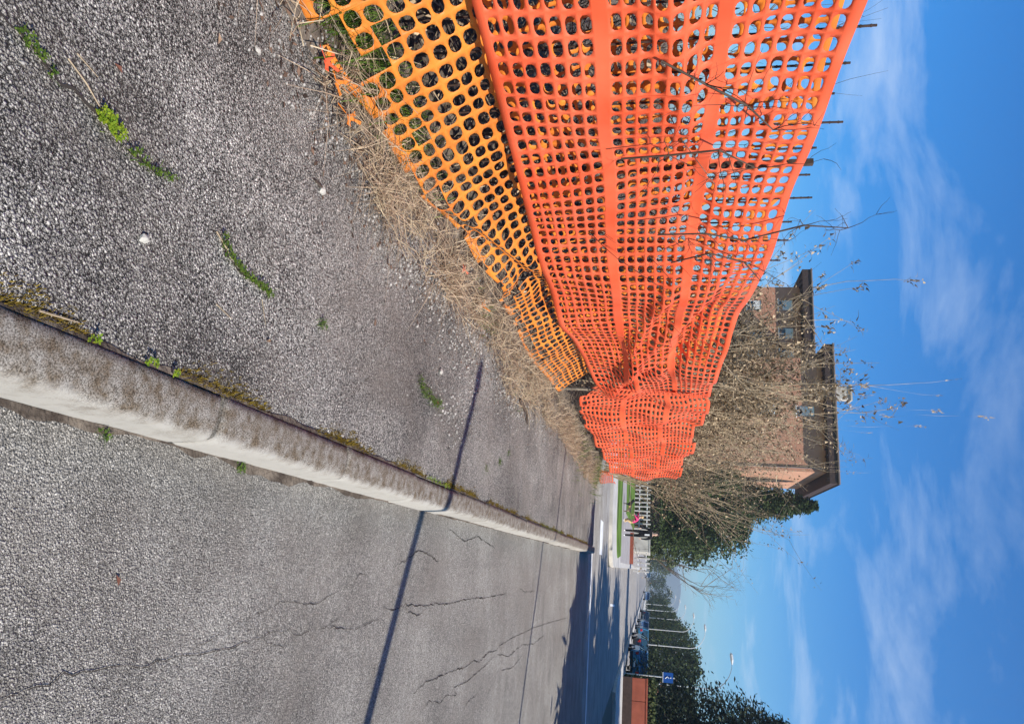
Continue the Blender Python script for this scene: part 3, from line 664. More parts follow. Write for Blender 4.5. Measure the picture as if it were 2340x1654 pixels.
weed(dens([(-.455,9.3),(-.45,11.6)], .12), 'green moss sprigs behind the kerb by the thin shadow', 'green', .03, 9, 6)['kind'] = 'stuff'
# fallen leaves and sticks
def leaf(x, y, z, ln, an, m, label):
    b = MB(); d = Vector((math.cos(an), math.sin(an), 0)); e = Vector((-d.y, d.x, 0)); p = Vector((x,y,z+.006)); u = Vector((0,0,1))
    b.add([p-d*ln*.5, p+e*ln*.22+u*.008, p+d*ln*.5+u*.004, p-e*ln*.22+u*.008, p+u*.0], [(0,4,1),(1,4,2),(2,4,3),(3,4,0)])
    o = b.build('fallen_leaf', m, loc=(x,y,z)); tag(o, label, 'leaf', 'fallen leaves'); sd = o.modifiers.new('t','SOLIDIFY'); sd.thickness = .0008
M['redleaf'] = mat('brown_leaf', (.13, .045, .025), .7)
M['tanleaf'] = mat('tan_leaf', (.36, .24, .15), .7)
leaf(.141,1.981,road_z(.141,1.981),.034,.4,M['redleaf'],'single dark red-brown leaf on the road')
leaf(-1.15,1.38,pave_z(-1.15,1.38),.03,1.2,M['redleaf'],'small brown leaf beside the clover crack')
leaf(-1.52,1.72,pave_z(-1.52,1.72),.04,.1,M['tanleaf'],'reddish tan leaf on the pavement near the dry grass')
leaf(-.70,2.30,pave_z(-.70,2.30),.025,2.0,M['tanleaf'],'tan leaf on the pavement near the small green tuft')
leaf(-.94,4.42,pave_z(-.94,4.42),.04,.7,M['redleaf'],'orange-brown leaf among the weeds before the thick shadow')
def stick(pts, r, label, m='stem'):
    b = MB(); b.tube([(x,y,pave_z(x,y)+r+dz) for x,y,dz in pts], [r]*(len(pts)-1)+[r*.5], 5)
    o = b.build('stick', M[m], loc=(pts[0][0],pts[0][1],KH)); tag(o, label, 'stick', 'sticks on the pavement')
stick([(-1.07,1.24,0),(-1.045,1.30,.006),(-1.02,1.36,0)], .0022, 'thin pale stick crossing the crack with clover')
stick([(-1.10,1.26,0),(-1.085,1.33,.004)], .0018, 'short grey stick beside the clover crack')
stick([(-.468,1.33,.002),(-.474,1.40,.006),(-.480,1.45,.002)], .0025, 'white straw lying along the mossy kerb joint')
stick([(-.72,1.97,0),(-.70,2.06,.003)], .0018, 'short brown stick on the middle of the pavement')
stick([(-.83,2.22,0),(-.75,2.27,.003)], .0016, 'thin straw lying across the pavement')
stick([(-.94,1.90,.002),(-.905,1.96,.008),(-.885,2.0,.003)], .0025, 'pale straw beside the dark green strip of weeds')
stick([(-1.435,2.45,.0),(-1.43,2.56,.012)], .006, 'dark forked twig beside a flat stone', 'twig')
stick([(-1.60,7.2,0),(-1.52,7.5,.03),(-1.45,7.75,.0)], .016, 'dark broken branch at the far grass edge', 'twig')

# brush behind the nets: tangled bare stems
rn = random.Random(77)
def branchy(b, p, d, ln, r, depth, rn, wob=.35, up=.1):
    pts = [Vector(p)]; d = Vector(d).normalized(); n = 4
    for i in range(n):
        d = (d + Vector((rn.gauss(0,wob), rn.gauss(0,wob), rn.gauss(0,wob)+up))*.35).normalized(); pts.append(pts[-1]+d*ln/n)
    b.tube(pts, [r*(1-.16*i) for i in range(n+1)], 4 if r < .01 else 5, False)
    tips = [(pts[-1], d)]
    if depth > 0:
        for i in range(rn.randint(2,3)):
            q = rn.randint(1,n); e = (d + Vector((rn.gauss(0,.7), rn.gauss(0,.7), rn.gauss(.1,.5)))).normalized()
            tips += branchy(b, pts[q], e, ln*rn.uniform(.45,.75), r*.55, depth-1, rn, wob, up)
    return tips
for k, (y0, y1, n, lab) in enumerate([(1.6,3.6,60,'tangled bare bramble stems behind the near end of the nets'),(3.6,6.0,60,'tangled bare bramble stems behind the middle of the near net'),(6.0,9.5,60,'thick dark bramble stems behind the far end of the amber net')]):
    b = MB()
    for _ in range(n):
        x = -2.75-abs(rn.gauss(0,.45)); y = rn.uniform(y0,y1)
        branchy(b, (x,y,verge_z(x,y)-.05), (-abs(rn.gauss(0,.45)),rn.gauss(0,.8),rn.uniform(.5,1)), rn.uniform(.7,1.5), rn.uniform(.006,.014), 2, rn)
    c = (-2.7,(y0+y1)/2,.2)
    root = empty('bramble', c); tag(root, lab, 'bramble', 'bare brambles behind the nets')
    b.build('stems', M['bark' if k != 2 else 'twig'], root, loc=c).location = (0,0,0)
    lb = MB()
    for _ in range(1600):
        x = -2.45-abs(rn.gauss(0,.5)); y = rn.uniform(y0,y1); z = verge_z(x,y)+rn.random()**1.5*1.5
        blade(lb, (x,y,z), rn.uniform(.03,.09), rn.uniform(.5,2), rn.uniform(.006,.016), rn, 1)
    lb.build('dead_leaves', M['dryleaf'], root, loc=c).location = (0,0,0)
# fine bare saplings whose twigs stand against the sky above the near net
for k, (x, y, ht, lab) in enumerate([(-3.1,2.9,2.1,'fine leafless sapling reaching above the near end of the net'),(-3.2,3.7,2.2,'fine leafless sapling above the net beside the steel rods'),(-2.75,4.3,1.75,'arching leafless sapling rising by the square stake'),(-2.6,4.9,1.6,'dark leafless sapling drooping over the net top edge')]):
    b = MB(); rk = random.Random(90+k)
    for _ in range(4 if k < 2 else 2):
        branchy(b, (x+rk.gauss(0,.1), y+rk.gauss(0,.2), .3), (rk.gauss(0,.12), rk.gauss(0,.2), 1), ht*.72, .008 if k < 2 else .010, 3, rk, .28, .12)
    root = empty('sapling', (x,y,.3)); tag(root, lab, 'sapling', 'leafless saplings behind the net')
    b.build('branches', M['twig'], root, loc=(x,y,.3)).location = (0,0,0)
# vine twigs climbing over the orange net
for k, (pts, lab) in enumerate([([(-2.14,2.75,1.55),(-2.12,2.9,1.75),(-2.10,3.05,1.95),(-2.13,3.3,2.1)],'dark bare vine twig climbing the near net'),
        ([(-2.12,3.5,1.35),(-2.10,3.45,1.6),(-2.09,3.4,1.85),(-2.10,3.6,2.05)],'thin vine twig crossing the near net middle'),
        ([(-2.10,4.4,1.55),(-2.08,4.35,1.85),(-2.10,4.5,2.1),(-2.15,4.4,2.45),(-2.2,4.55,2.75)],'vine twig rising from net to sky near the square stake'),
        ([(-2.12,4.9,1.65),(-2.10,4.7,1.9),(-2.12,4.9,2.15),(-2.1,5.2,2.3)],'tangled vine twig at the net top farther along')]):
    b = MB(); rk = random.Random(300+k); b.tube(pts, [.006]*(len(pts)-1)+[.003], 5)
    for p in pts[1:]:
        for _ in range(3): branchy(b, p, (rk.uniform(0,.25), rk.gauss(0,1), rk.gauss(.3,.8)), rk.uniform(.15,.4), .0028, 1, rk, .5, 0)
    tag(b.build('vine_twig', M['twig'], loc=pts[0]), lab, 'vine', 'bare vine twigs on the net')

# tall dry shrubs with seed heads and dead leaves beyond the nets
def dry_shrub(loc, ht, nst, spread, leaves, seed, label, lean=(0,0), clump=0):
    rk = random.Random(seed); root = empty('dry_shrub', loc); tag(root, label, 'shrub', 'dry shrubs beyond the nets')
    b = MB(); lb = MB()
    for i in range(nst):
        a = rk.uniform(0,6.28); r0 = spread*.35*math.sqrt(rk.random()); p = Vector((math.cos(a)*r0, math.sin(a)*r0*1.6, 0))
        d = Vector((math.cos(a)*rk.uniform(0,.30)+lean[0], math.sin(a)*rk.uniform(0,.34)+lean[1], 1)).normalized()
        tips = branchy(b, p, d, ht*rk.uniform(.42,.70), .015, 2, rk, .20, .12)
        for (t_, dd) in tips:
            if clump:
                for _ in range(clump):
                    q = t_ - dd*rk.random()*.16 + Vector((rk.gauss(0,.028), rk.gauss(0,.028), rk.gauss(0,.028)))
                    blade(lb, q, rk.uniform(.04,.08), rk.uniform(.3,1.6), rk.uniform(.010,.020), rk, 2)
                continue
            for _ in range(max(1, int(leaves/(nst*7)))):
                q = t_ - dd*rk.random()**.7*ht*.20 + Vector((rk.gauss(0,.06), rk.gauss(0,.06), rk.gauss(0,.06)))
                blade(lb, q, rk.uniform(.04,.10), rk.uniform(.6,2.6), rk.uniform(.012,.028), rk, 2)
    for mb in (b, lb):                      # branches stay on their side of the net
        mb.v = [(min(x, -2.45-loc[0]-.05*abs(math.sin(y*7+z*5))) if y+loc[1] < 18.95 else x, y, z) for x, y, z in mb.v]
    b.build('stems', M['stem' if seed % 2 else 'bark'], root); lb.build('dead_leaves', M['dryleaf'], root)
    return root
dry_shrub((-2.95,11.3,.3), 4.3, 14, .8, 900, 1, 'tallest dry shrub whose seed heads rise high into the sky', (.0,.0), clump=14)
dry_shrub((-3.5,12.6,.35), 4.0, 70, 1.4, 7500, 3, 'dry brown shrub in front of the larger brown building', (-.02,.03))
dry_shrub((-3.9,12.6,.4), 2.6, 75, 2.0, 8500, 8, 'low dense dry shrub directly above the far net', (-.05,0))
dry_shrub((-3.65,15.2,.4), 4.1, 75, 1.6, 7500, 5, 'dry shrub with pale stems beside the building corner', (-.02,.02))
dry_shrub((-3.7,11.0,.4), 1.9, 45, 1.2, 4500, 7, 'dry shrub below the smaller brown building', (.0,0))
dry_shrub((-3.75,18.4,.35), 4.7, 80, 1.8, 7500, 9, 'dry shrub behind the end of the far net', (.0,.03))
dry_shrub((-3.2,22.0,.15), 5.2, 60, 1.8, 3600, 11, 'farthest dry shrub with drooping pale twigs before the evergreens', (.08,.02))

def bent_tree(name, loc, ht, rad, n, m, seed, label, cat='tree', group=None, shape='round', trunk=.2, leafs=.35, bark='bark', base=.12, dense=1.0):
    rk = random.Random(seed); root = empty(name, loc); tag(root, label, cat, group)
    tb = MB(); tb.tube([(0,0,-.1),(rk.gauss(0,.08),rk.gauss(0,.08),ht*.4),(rk.gauss(0,.1),rk.gauss(0,.1),ht*.93)], [trunk,trunk*.7,trunk*.12], 7)
    cb = MB(); nb = max(16, int(n/130))
    for i in range(nb):
        u = base+(1-base)*((i+rk.random())/nb); z = ht*u
        if shape == 'cone': rr = rad*(1.02-u)**.8*rk.uniform(.75,1.1)
        elif shape == 'column': rr = rad*min(1, (1.02-u)*3.2)**.6*min(1, .5+u*2)*rk.uniform(.8,1.1)
        else: rr = rad*math.sqrt(max(.03, 1-((u-.52)/.54)**2))*rk.uniform(.7,1.12)
        a = i*2.4+rk.uniform(-.5,.5); d = Vector((math.cos(a), math.sin(a), .25 if shape != 'cone' else -.12))
        e = Vector((0,0,z))+d*rr
        tb.tube([(0,0,z-rr*.2),Vector((0,0,z))+d*rr*.5,e], [max(.015,trunk*.22*(1-u)+.012),.02,.008], 4, False)
        for _ in range(int(n/nb)):
            v = rk.random()**.55; q = Vector((0,0,z))+d*rr*v; w_ = rr*.36+.12
            q += Vector((rk.gauss(0,w_*.55), rk.gauss(0,w_*.55), rk.gauss(0,w_*.38)))
            s_ = leafs*rk.uniform(.5,1.2)
            if shape == 'cone': dd = (d+Vector((rk.gauss(0,.5),rk.gauss(0,.5),rk.gauss(-.1,.35)))).normalized(); s2 = s_*.30
            else: dd = Vector((rk.gauss(0,1),rk.gauss(0,1),rk.gauss(0,.8))).normalized(); s2 = s_*.5
            ee = dd.cross(Vector((rk.gauss(0,1),rk.gauss(0,1),rk.gauss(0,1)))).normalized()*s2
            cb.add([q-dd*s_*.5, q+ee*.5, q+dd*s_*.5, q-ee*.5], [(0,1,2,3)])
    tb.build('trunk', M[bark], root); cb.build('crown', m if not isinstance(m, str) else M[m], root)
    return root
# evergreens and bare trees at the far corner
bent_tree('evergreen_tree', (-6.6,70,.1), 16.0, 4.0, 24000, 'ever', 3, 'tall dark evergreen tree behind the dry twigs, right of the building', shape='cone', leafs=.5, base=.03)
bent_tree('evergreen_tree', (-4.4,68,.1), 9.5, 3.0, 15000, 'ever', 4, 'shorter dark green tree above the pale paling fence', leafs=.36, base=.05)
bent_tree('evergreen_tree', (-8.2,66,.1), 8.5, 2.6, 9000, 'ever', 5, 'dark green tree half hidden by the end of the dry shrubs', leafs=.38, base=.05)
bent_tree('olive_tree', (-2.3,74,.1), 7.0, 1.7, 3800, 'hedge', 6, 'olive-green bushy tree behind the concrete wall', leafs=.4, base=.15)
def bare_tree(name, loc, ht, seed, label, n=7, mt='bark'):
    rk = random.Random(seed); root = empty(name, loc); tag(root, label, 'tree'); b = MB()
    b.tube([(0,0,-.1),(0,0,ht*.3)], [.14,.1], 6)
    bb = MB()
    for _ in range(n): branchy(bb, (0,0,ht*.25), (rk.gauss(0,.4),rk.gauss(0,.4),1), ht*.7, .06, 4, rk, .25, .12)
    b.build('trunk', M[mt], root); bb.build('branches', M[mt], root)
bare_tree('bare_tree', (-1.2,82,.1), 8.0, 2, 'leafless pale-grey tree at the street edge behind the wall')

# white paling fence
fence = empty('paling_fence', (-6, 62, .15)); tag(fence, 'pale wooden paling fence behind the lawn', 'fence')
pb = MB(); pb.box(-.055,.055,-.02,.02,0,1.28); pal = pb.build('paling', M['kerb_far'], fence)
for i in range(34):
    o = pal if i == 0 else pal.copy()
    if i: COL.objects.link(o); o.parent = fence
    o.location = (-5.2+i*.345, random.uniform(-.02,.02), random.uniform(-.03,.05)); o.rotation_euler = (0, random.uniform(-.02,.02), 0)
for z in (.35, .98):
    rb = MB(); rb.box(-5.3,6.35,.021,.06,z,z+.07); rb.build('rail', M['white'], fence)
# clipped hedge behind the fence
def hedge(name, x0, x1, y0, y1, z0, z1, n, m, label, seed=1, leafs=.14):
    rk = random.Random(seed); c = ((x0+x1)/2,(y0+y1)/2,z0); root = empty(name, c); tag(root, label, 'hedge')
    core = MB(); core.box((x0-x1)/2+.12,(x1-x0)/2-.12,(y0-y1)/2+.12,(y1-y0)/2-.12,0,z1-z0-.12); core.build('branches', M['twig'], root)
    lb = MB()
    for _ in range(n):
        q = Vector((rk.uniform(x0,x1)-c[0], rk.uniform(y0,y1)-c[1], rk.uniform(0,z1-z0))); ax = rk.randint(0,4)
        if ax == 0: q.y = (y0-y1)/2+rk.gauss(0,.05)
        elif ax == 1: q.y = (y1-y0)/2+rk.gauss(0,.05)
        elif ax == 2: q.z = z1-z0+rk.gauss(0,.06)
        elif ax == 3: q.x = (x0-x1)/2+rk.gauss(0,.05)
        else: q.x = (x1-x0)/2+rk.gauss(0,.05)
        d = Vector((rk.gauss(0,1),rk.gauss(0,1),rk.gauss(0,1))).normalized(); e = d.cross(Vector((rk.gauss(0,1),rk.gauss(0,1),.3))).normalized()*leafs*.35
        s_ = leafs*rk.uniform(.6,1.3); lb.add([q-d*s_*.5, q+e, q+d*s_*.5, q-e], [(0,1,2,3)])
    lb.build('leaves', M[m], root)
hedge('hedge', -14,-2.6, 63.2,64.6, .1, 2.3, 5200, 'ever', 'dark hedge behind the pale paling fence', 3, .22)
# concrete boundary wall with return and coping
wl_ = empty('boundary_wall', (-1.6,61.5,.11)); tag(wl_, 'low pale concrete boundary wall by the footpath corner', 'wall')
b = MB(); b.box(-1.5,.0,-.1,.1,0,1.28); b.build('wall_panel', M['conc'], wl_)
b = MB(); b.box(.02,.22,-.1,14,0,1.28); b.build('wall_panel', M['conc'], wl_)
b = MB(); b.box(-1.53,.26,-.14,.14,1.283,1.36); b.build('coping', M['kerb_far'], wl_)
b = MB(); b.box(-.02,.26,.143,14,1.283,1.36); b.build('coping', M['kerb_far'], wl_)
b = MB(); b.box(-1.62,-1.503,-.14,.14,0,1.42); b.build('pier', M['kerb_far'], wl_)
low = MB(); low.box(-2.4,-.3,52,52.3,.1,.36); tag(low.build('low_wall', M['redwall'], loc=(-1.3,52,.1)), 'low red-brown brick edging across the footpath', 'wall')

# ------------------------------------------------------------------ buildings
def building(name, loc, wx, wy, hz, label, wins, over=1.2, side_m='stucco_lit', chimney=None, fas=.16):
    root = empty(name, loc); tag(root, label, 'building')
    def part(nm, m, f, par=root):
        b = MB(); f(b); return b.build(nm, M[m], par)
    # walls with real openings: strips round each window on the front (-y) face
    xs = sorted({0, wx, *[q for wnd in wins for q in (wnd[0], wnd[0]+wnd[2])]}); zs = sorted({0, hz, *[q for wnd in wins for q in (wnd[1], wnd[1]+wnd[3])]})
    b = MB()
    for i in range(len(xs)-1):
        for j in range(len(zs)-1):
            cx, cz = (xs[i]+xs[i+1])/2, (zs[j]+zs[j+1])/2
            if any(w0 < cx < w0+ww and z0 < cz < z0+wh for w0, z0, ww, wh, *_ in wins): continue
            b.quad((xs[i],0,zs[j]),(xs[i+1],0,zs[j]),(xs[i+1],0,zs[j+1]),(xs[i],0,zs[j+1]))
    b.quad((0,wy,0),(0,0,0),(0,0,hz),(0,wy,hz)); b.quad((wx,wy,0),(0,wy,0),(0,wy,hz),(wx,wy,hz))
    b.build('wall', M['stucco'], root)
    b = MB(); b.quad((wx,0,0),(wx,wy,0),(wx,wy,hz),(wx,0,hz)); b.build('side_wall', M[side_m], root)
    for (w0, z0, ww, wh, sh) in wins:
        wb = MB(); d = .22
        wb.quad((w0,0,z0),(w0,d,z0),(w0,d,z0+wh),(w0,0,z0+wh)); wb.quad((w0+ww,d,z0),(w0+ww,0,z0),(w0+ww,0,z0+wh),(w0+ww,d,z0+wh))
        wb.quad((w0,0,z0+wh),(w0,d,z0+wh),(w0+ww,d,z0+wh),(w0+ww,0,z0+wh)); wb.quad((w0,d,z0),(w0,0,z0),(w0+ww,0,z0),(w0+ww,d,z0))
        f = wb.build('window', M['stucco'], root)
        gb = MB(); gb.quad((w0,d,z0),(w0+ww,d,z0),(w0+ww,d,z0+wh),(w0,d,z0+wh)); gb.build('pane', M['glass'], f)
        fb = MB(); fb.box(w0,w0+.08,d-.06,d-.002,z0,z0+wh); fb.box(w0+ww-.08,w0+ww,d-.06,d-.002,z0,z0+wh); fb.box(w0+ww/2-.04,w0+ww/2+.04,d-.06,d-.002,z0,z0+wh); fb.build('frame', M['white'], f)
        if sh:
            sb = MB(); hh = wh*sh; k = max(4, int(hh/.09))
            for q in range(k): sb.box(w0+.085,w0+ww-.085,.08,.11,z0+wh-hh+q*hh/k,z0+wh-hh+(q+.85)*hh/k)
            sb.build('shutter', M['shutter'], f)
        sb = MB(); sb.box(w0-.12,w0+ww+.12,-.10,.20,z0-.09,z0-.003); sb.build('sill', M['white'], f)
    # broad boarded eaves, gutter, low hipped roof
    o = over
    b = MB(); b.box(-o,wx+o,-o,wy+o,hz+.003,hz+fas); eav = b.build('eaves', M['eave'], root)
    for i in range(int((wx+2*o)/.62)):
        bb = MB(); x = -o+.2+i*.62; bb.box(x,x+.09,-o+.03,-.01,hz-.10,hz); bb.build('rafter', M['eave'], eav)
    b = MB(); b.tube([(-o-.06,-o-.08,hz+fas),(wx+o+.06,-o-.08,hz+fas)], .085, 8); b.build('gutter', M['gutter'], root)
    b = MB(); rx, ry = min(wx,wy)/2, wy/2
    b.add([(-o-.1,-o-.1,hz+fas+.004),(wx+o+.1,-o-.1,hz+fas+.004),(wx+o+.1,wy+o+.1,hz+fas+.004),(-o-.1,wy+o+.1,hz+fas+.004),(rx,ry,hz+fas+1.2),(wx-rx if wx > 2*rx+.2 else rx+.1,ry,hz+fas+1.2)],
          [(0,1,5,4),(1,2,5),(2,3,4,5),(3,0,4),(3,2,1,0)])
    rf = b.build('roof', M['rooftile'], root)
    if chimney:
        cx, cy = chimney; b = MB(); b.box(cx-.55,cx+.55,cy-.5,cy+.5,hz+fas+.1,hz+fas+1.5); c = b.build('chimney', M['conc'], rf)
        b = MB(); b.box(cx-.7,cx+.7,cy-.65,cy+.65,hz+fas+1.503,hz+fas+1.65); b.build('chimney_cap', M['conc'], c)
    dp = MB(); dp.tube([(wx-.3,-.08,0),(wx-.3,-.08,hz)], .05, 8); dp.build('downpipe', M['gutter'], root)
    return root
w1 = []
for s_ in range(5):
    for x in (4.2,): w1.append((x, 1.2+s_*3.05, .95, 1.45, [1,.6,1,.35,.8][s_]))
building('apartment_building', (-18.65,64,.1), 9.85, 13, 15.6, 'larger brown stucco apartment block with dark boarded eaves and white chimney', w1, 1.0, chimney=(2.9,.8), fas=.72)
w2 = []
for s_ in range(5):
    for x in (1.35,4.3,6.6): w2.append((x, 1.5+s_*3.0, 1.15, 1.35, [.0,1,.55,0,.7][(s_*2+int(x))%5]))
building('apartment_building', (-28.4,72,.1), 8.2, 12, 15.6, 'smaller brown stucco building with sharp dark eaves at the net top edge', w2, 1.35, side_m='stucco', fas=.85)

# ------------------------------------------------------------------ street lamps
def lamp(loc, ht, arm, label, r=.075, am=180):
    root = empty('street_lamp', loc); tag(root, label, 'street lamp', 'street lamps')
    b = MB(); b.tube([(0,0,0),(0,0,.9),(0,0,ht-1.6)], [r*1.15,r,r*.7], 8); b.build('pole', M['lamp'], root)
    b = MB(); pts = [(-arm*(1-math.cos(R(t))), 0, ht-1.6+1.6*math.sin(R(t))) for t in range(0,91,10)]; b.tube(pts, [r*.68-.02*i/9 for i in range(10)], 7); b.build('arm', M['lamp' if r > .05 else 'gutter'], root)
    b = MB(); x = -arm; b.tube([(x+.12,0,ht+.01),(x-.2,0,ht+.0),(x-.55,0,ht-.05),(x-.68,0,ht-.07)], [.05,.11,.10,.03], 8); b.build('lamp_head', M['lamp'], root)
    b = MB(); b.tube([(0,0,0),(0,0,.12)], [r*1.9,r*1.7], 8); b.build('base', M['lamp'], root)
ll = ['street lamp nearest the camera on the far street, its arm above the dark conifer','street lamp in front of the far dark trees, second along the street','third street lamp along the street with a tall straight pole','fourth street lamp along the street','fifth street lamp along the street','sixth street lamp along the street','last street lamp at the far end of the row']
for i, (y, x) in enumerate([(58,7.9),(85,7.75),(107,7.75),(132,7.75),(157,7.75),(183,7.75),(228,7.75)]): lamp((x,y,.12), 7.3, 1.9, ll[i], .048 if i == 0 else .062)

# ------------------------------------------------------------------ cars
def carpaint(name, c): return mat(name, c, .25, .5, metal=.3, coat=.6)
M['carblue'] = carpaint('car_blue', (.035,.19,.33)); M['cargrey'] = carpaint('car_grey', (.10,.11,.13)); M['carwhite'] = carpaint('car_silver', (.45,.47,.5)); M['cardark'] = carpaint('car_dark', (.02,.03,.05))
M['headlight'] = mat('headlight_glass', (.75,.78,.8), .15, .6); M['plate'] = mat('plate', (.8,.8,.78), .5); M['rim'] = mat('alloy_rim', (.5,.5,.52), .35, metal=.8); M['tail'] = mat('tail_lamp', (.45,.02,.02), .3)
def make_car(loc, rz, paint, label, Lc=4.1, Wc=1.72, Hc=1.47):
    root = empty('parked_car', loc, rz); tag(root, label, 'car', 'cars parked along the far street')
    hw = Wc/2
    # body: cross sections from tail (y=-L/2) to nose (+L/2): (y, half width, sill z, waist z)
    secs = [(-Lc/2,.74,.42,.80),(-Lc/2+.08,.84,.30,.92),(-Lc*.30,hw-.0,.24,.94),(-.2,hw,.24,.92),(Lc*.22,hw,.24,.90),(Lc/2-.55,hw-.03,.25,.80),(Lc/2-.12,hw-.12,.30,.68),(Lc/2,hw-.22,.40,.58)]
    b = MB(); vs = []
    for (y, w_, z0, z1) in secs:
        zm = (z0+z1)/2
        vs += [(-w_*.92,y,z0),(-w_,y,zm),(-w_*.96,y,z1),(-w_*.5,y,z1+.035),(w_*.5,y,z1+.035),(w_*.96,y,z1),(w_,y,zm),(w_*.92,y,z0)]
    k = 8; fs = [(i*k+j, i*k+(j+1)%k, (i+1)*k+(j+1)%k, (i+1)*k+j) for i in range(len(secs)-1) for j in range(k)]
    fs += [tuple(range(k-1,-1,-1)), tuple((len(secs)-1)*k+j for j in range(k))]
    b.add(vs, fs); body = b.build('body', paint, root, smooth=False)
    bv = body.modifiers.new('b','BEVEL'); bv.width = .04; bv.segments = 2
    # cabin: pillars and roof in paint, glass panels set in
    ya, yb, yc, yd = -Lc/2+.18, -Lc/2+.62, Lc*.10, Lc*.26   # tail foot, roof rear, roof front, windscreen foot
    rw, bw = hw-.24, hw-.06; zb, zt = .93, Hc
    b = MB(); b.add([(-rw,yb,zt-.03),(rw,yb,zt-.03),(rw,yc,zt-.02),(-rw,yc,zt-.02),(-rw*.9,(yb+yc)/2,zt+.02),(rw*.9,(yb+yc)/2,zt+.02),
        (-rw,yb,zt-.10),(rw,yb,zt-.10),(rw,yc,zt-.09),(-rw,yc,zt-.09)],[(0,1,5,4),(4,5,2,3),(0,4,3),(1,2,5),(6,7,1,0),(7,8,2,1),(8,9,3,2),(9,6,0,3)]); b.build('roof', paint, root)
    b = MB()
    for s_ in (-1,1):
        for (p, q) in (((bw,ya),(rw,yb)),((bw,yd),(rw,yc)),((bw,(ya+yd)/2-.1),(rw,(yb+yc)/2-.05))):
            b.tube([(s_*p[0],p[1],zb-.04),(s_*q[0],q[1],zt-.06)], [.055,.04], 5)
    b.build('pillars', paint, root)
    g = MB(); g.quad((-bw+.03,yd,zb-.02),(bw-.03,yd,zb-.02),(rw-.02,yc,zt-.07),(-rw+.02,yc,zt-.07)); g.build('windscreen', M['glass'], root)
    g = MB(); g.quad((bw-.03,ya,zb-.02),(-bw+.03,ya,zb-.02),(-rw+.02,yb,zt-.08),(rw-.02,yb,zt-.08)); g.build('rear_window', M['glass'], root)
    for s_ in (-1,1):
        g = MB(); g.quad((s_*bw,ya,zb-.02),(s_*bw,yd,zb-.02),(s_*rw,yc,zt-.08),(s_*rw,yb,zt-.08)); g.build('side_window', M['glass'], root)
        g = MB(); g.blob((s_*(hw+.06),yd-.28,1.0), .11, 3, 1, .05, (1,.6,.8)); g.build('wing_mirror', paint, root, smooth=True)
        g = MB(); g.blob((s_*(hw-.30),Lc/2-.08,.62), .15, 4, 1, .05, (1.1,.5,.55)); g.build('headlight', M['headlight'], root, smooth=True)
        g = MB(); g.box(s_*(hw-.22)-.09,s_*(hw-.22)+.09,-Lc/2-.02,-Lc/2+.08,.66,.88); g.build('tail_light', M['tail'], root)
        for y in (-Lc*.31, Lc*.31):
            wb = MB(); x0, x1 = s_*(hw-.20), s_*(hw+.01)
            wb.tube([(x0,y,.31),(x1,y,.31)], .31, 16); wo = wb.build('wheel', M['rubber'], root)
            wb = MB(); wb.tube([(x1-s_*.02,y,.31),(x1+s_*.012,y,.31)], .19, 12); wb.build('rim', M['rim'], wo)
    g = MB(); g.box(-.26,.26,Lc/2-.03,Lc/2+.03,.40,.51); g.build('number_plate', M['plate'], root)
    g = MB(); g.box(-.26,.26,-Lc/2-.03,-Lc/2+.03,.52,.63); g.build('number_plate', M['plate'], root)
    g = MB(); g.box(-.45,.45,Lc/2-.06,Lc/2+.012,.53,.60); g.build('grille', M['rubber'], root)
    g = MB(); g.box(-hw+.1,hw-.1,-Lc/2-.05,-Lc/2+.05,.34,.46); g.build('bumper', M['rubber'], root)
    return root
make_car((6.15,55.8,.0), 0, M['carblue'], 'teal-blue parked car nearest the red wall, seen from behind')
make_car((6.1,65.0,.0), .03, M['cardark'], 'very dark parked car second from the red wall')
make_car((6.4,79,.0), 0, M['carblue'], 'teal-blue parked car third along the far street')
make_car((6.6,92,.0), math.pi, M['carwhite'], 'silver parked car fourth along the far street')
make_car((6.8,118,.0), 0, M['cargrey'], 'grey parked car fifth along the far street')
make_car((5.5,170,.0), math.pi, M['carwhite'], 'distant silver car at the end of the street', )
make_car((1.2,205,.0), math.pi, M['cargrey'], 'distant grey car coming down the street')

# ------------------------------------------------------------------ right side of the far street
rw_ = empty('garden_wall', (5.95,45,.1)); tag(rw_, 'red-brown garden wall with panel joints by the parked cars', 'wall')
for i in range(4):
    b = MB(); b.box(i*1.22,i*1.22+1.19,0,.2,.55,1.34); b.build('panel', M['redwall'], rw_)
b = MB(); b.box(-.02,4.9,-.03,.23,.0,.547); b.build('wall_foot', M['eave'], rw_)  # dark band along the foot of the wall, below the red panels
b = MB(); b.box(-.03,4.91,-.04,.24,1.343,1.42); b.build('coping', M['redwall'], rw_)
hedge('hedge', 6.1,10.8, 45.5,46.5, .1, 1.85, 3600, 'hedge', 'untidy hedge behind the red-brown wall', 8, .2)
bent_tree('cedar_tree', (9.0,50.5,.1), 10.2, 4.4, 17000, 'pine', 12, 'large dark conifer above the red-brown wall', shape='cone', leafs=.34, base=.08, bark='twig')
bent_tree('cedar_tree', (11.3,48.0,.1), 10.4, 3.2, 9000, 'pine', 13, 'dark conifer at the lower picture edge with open branches', shape='cone', leafs=.34, base=.10, bark='twig')
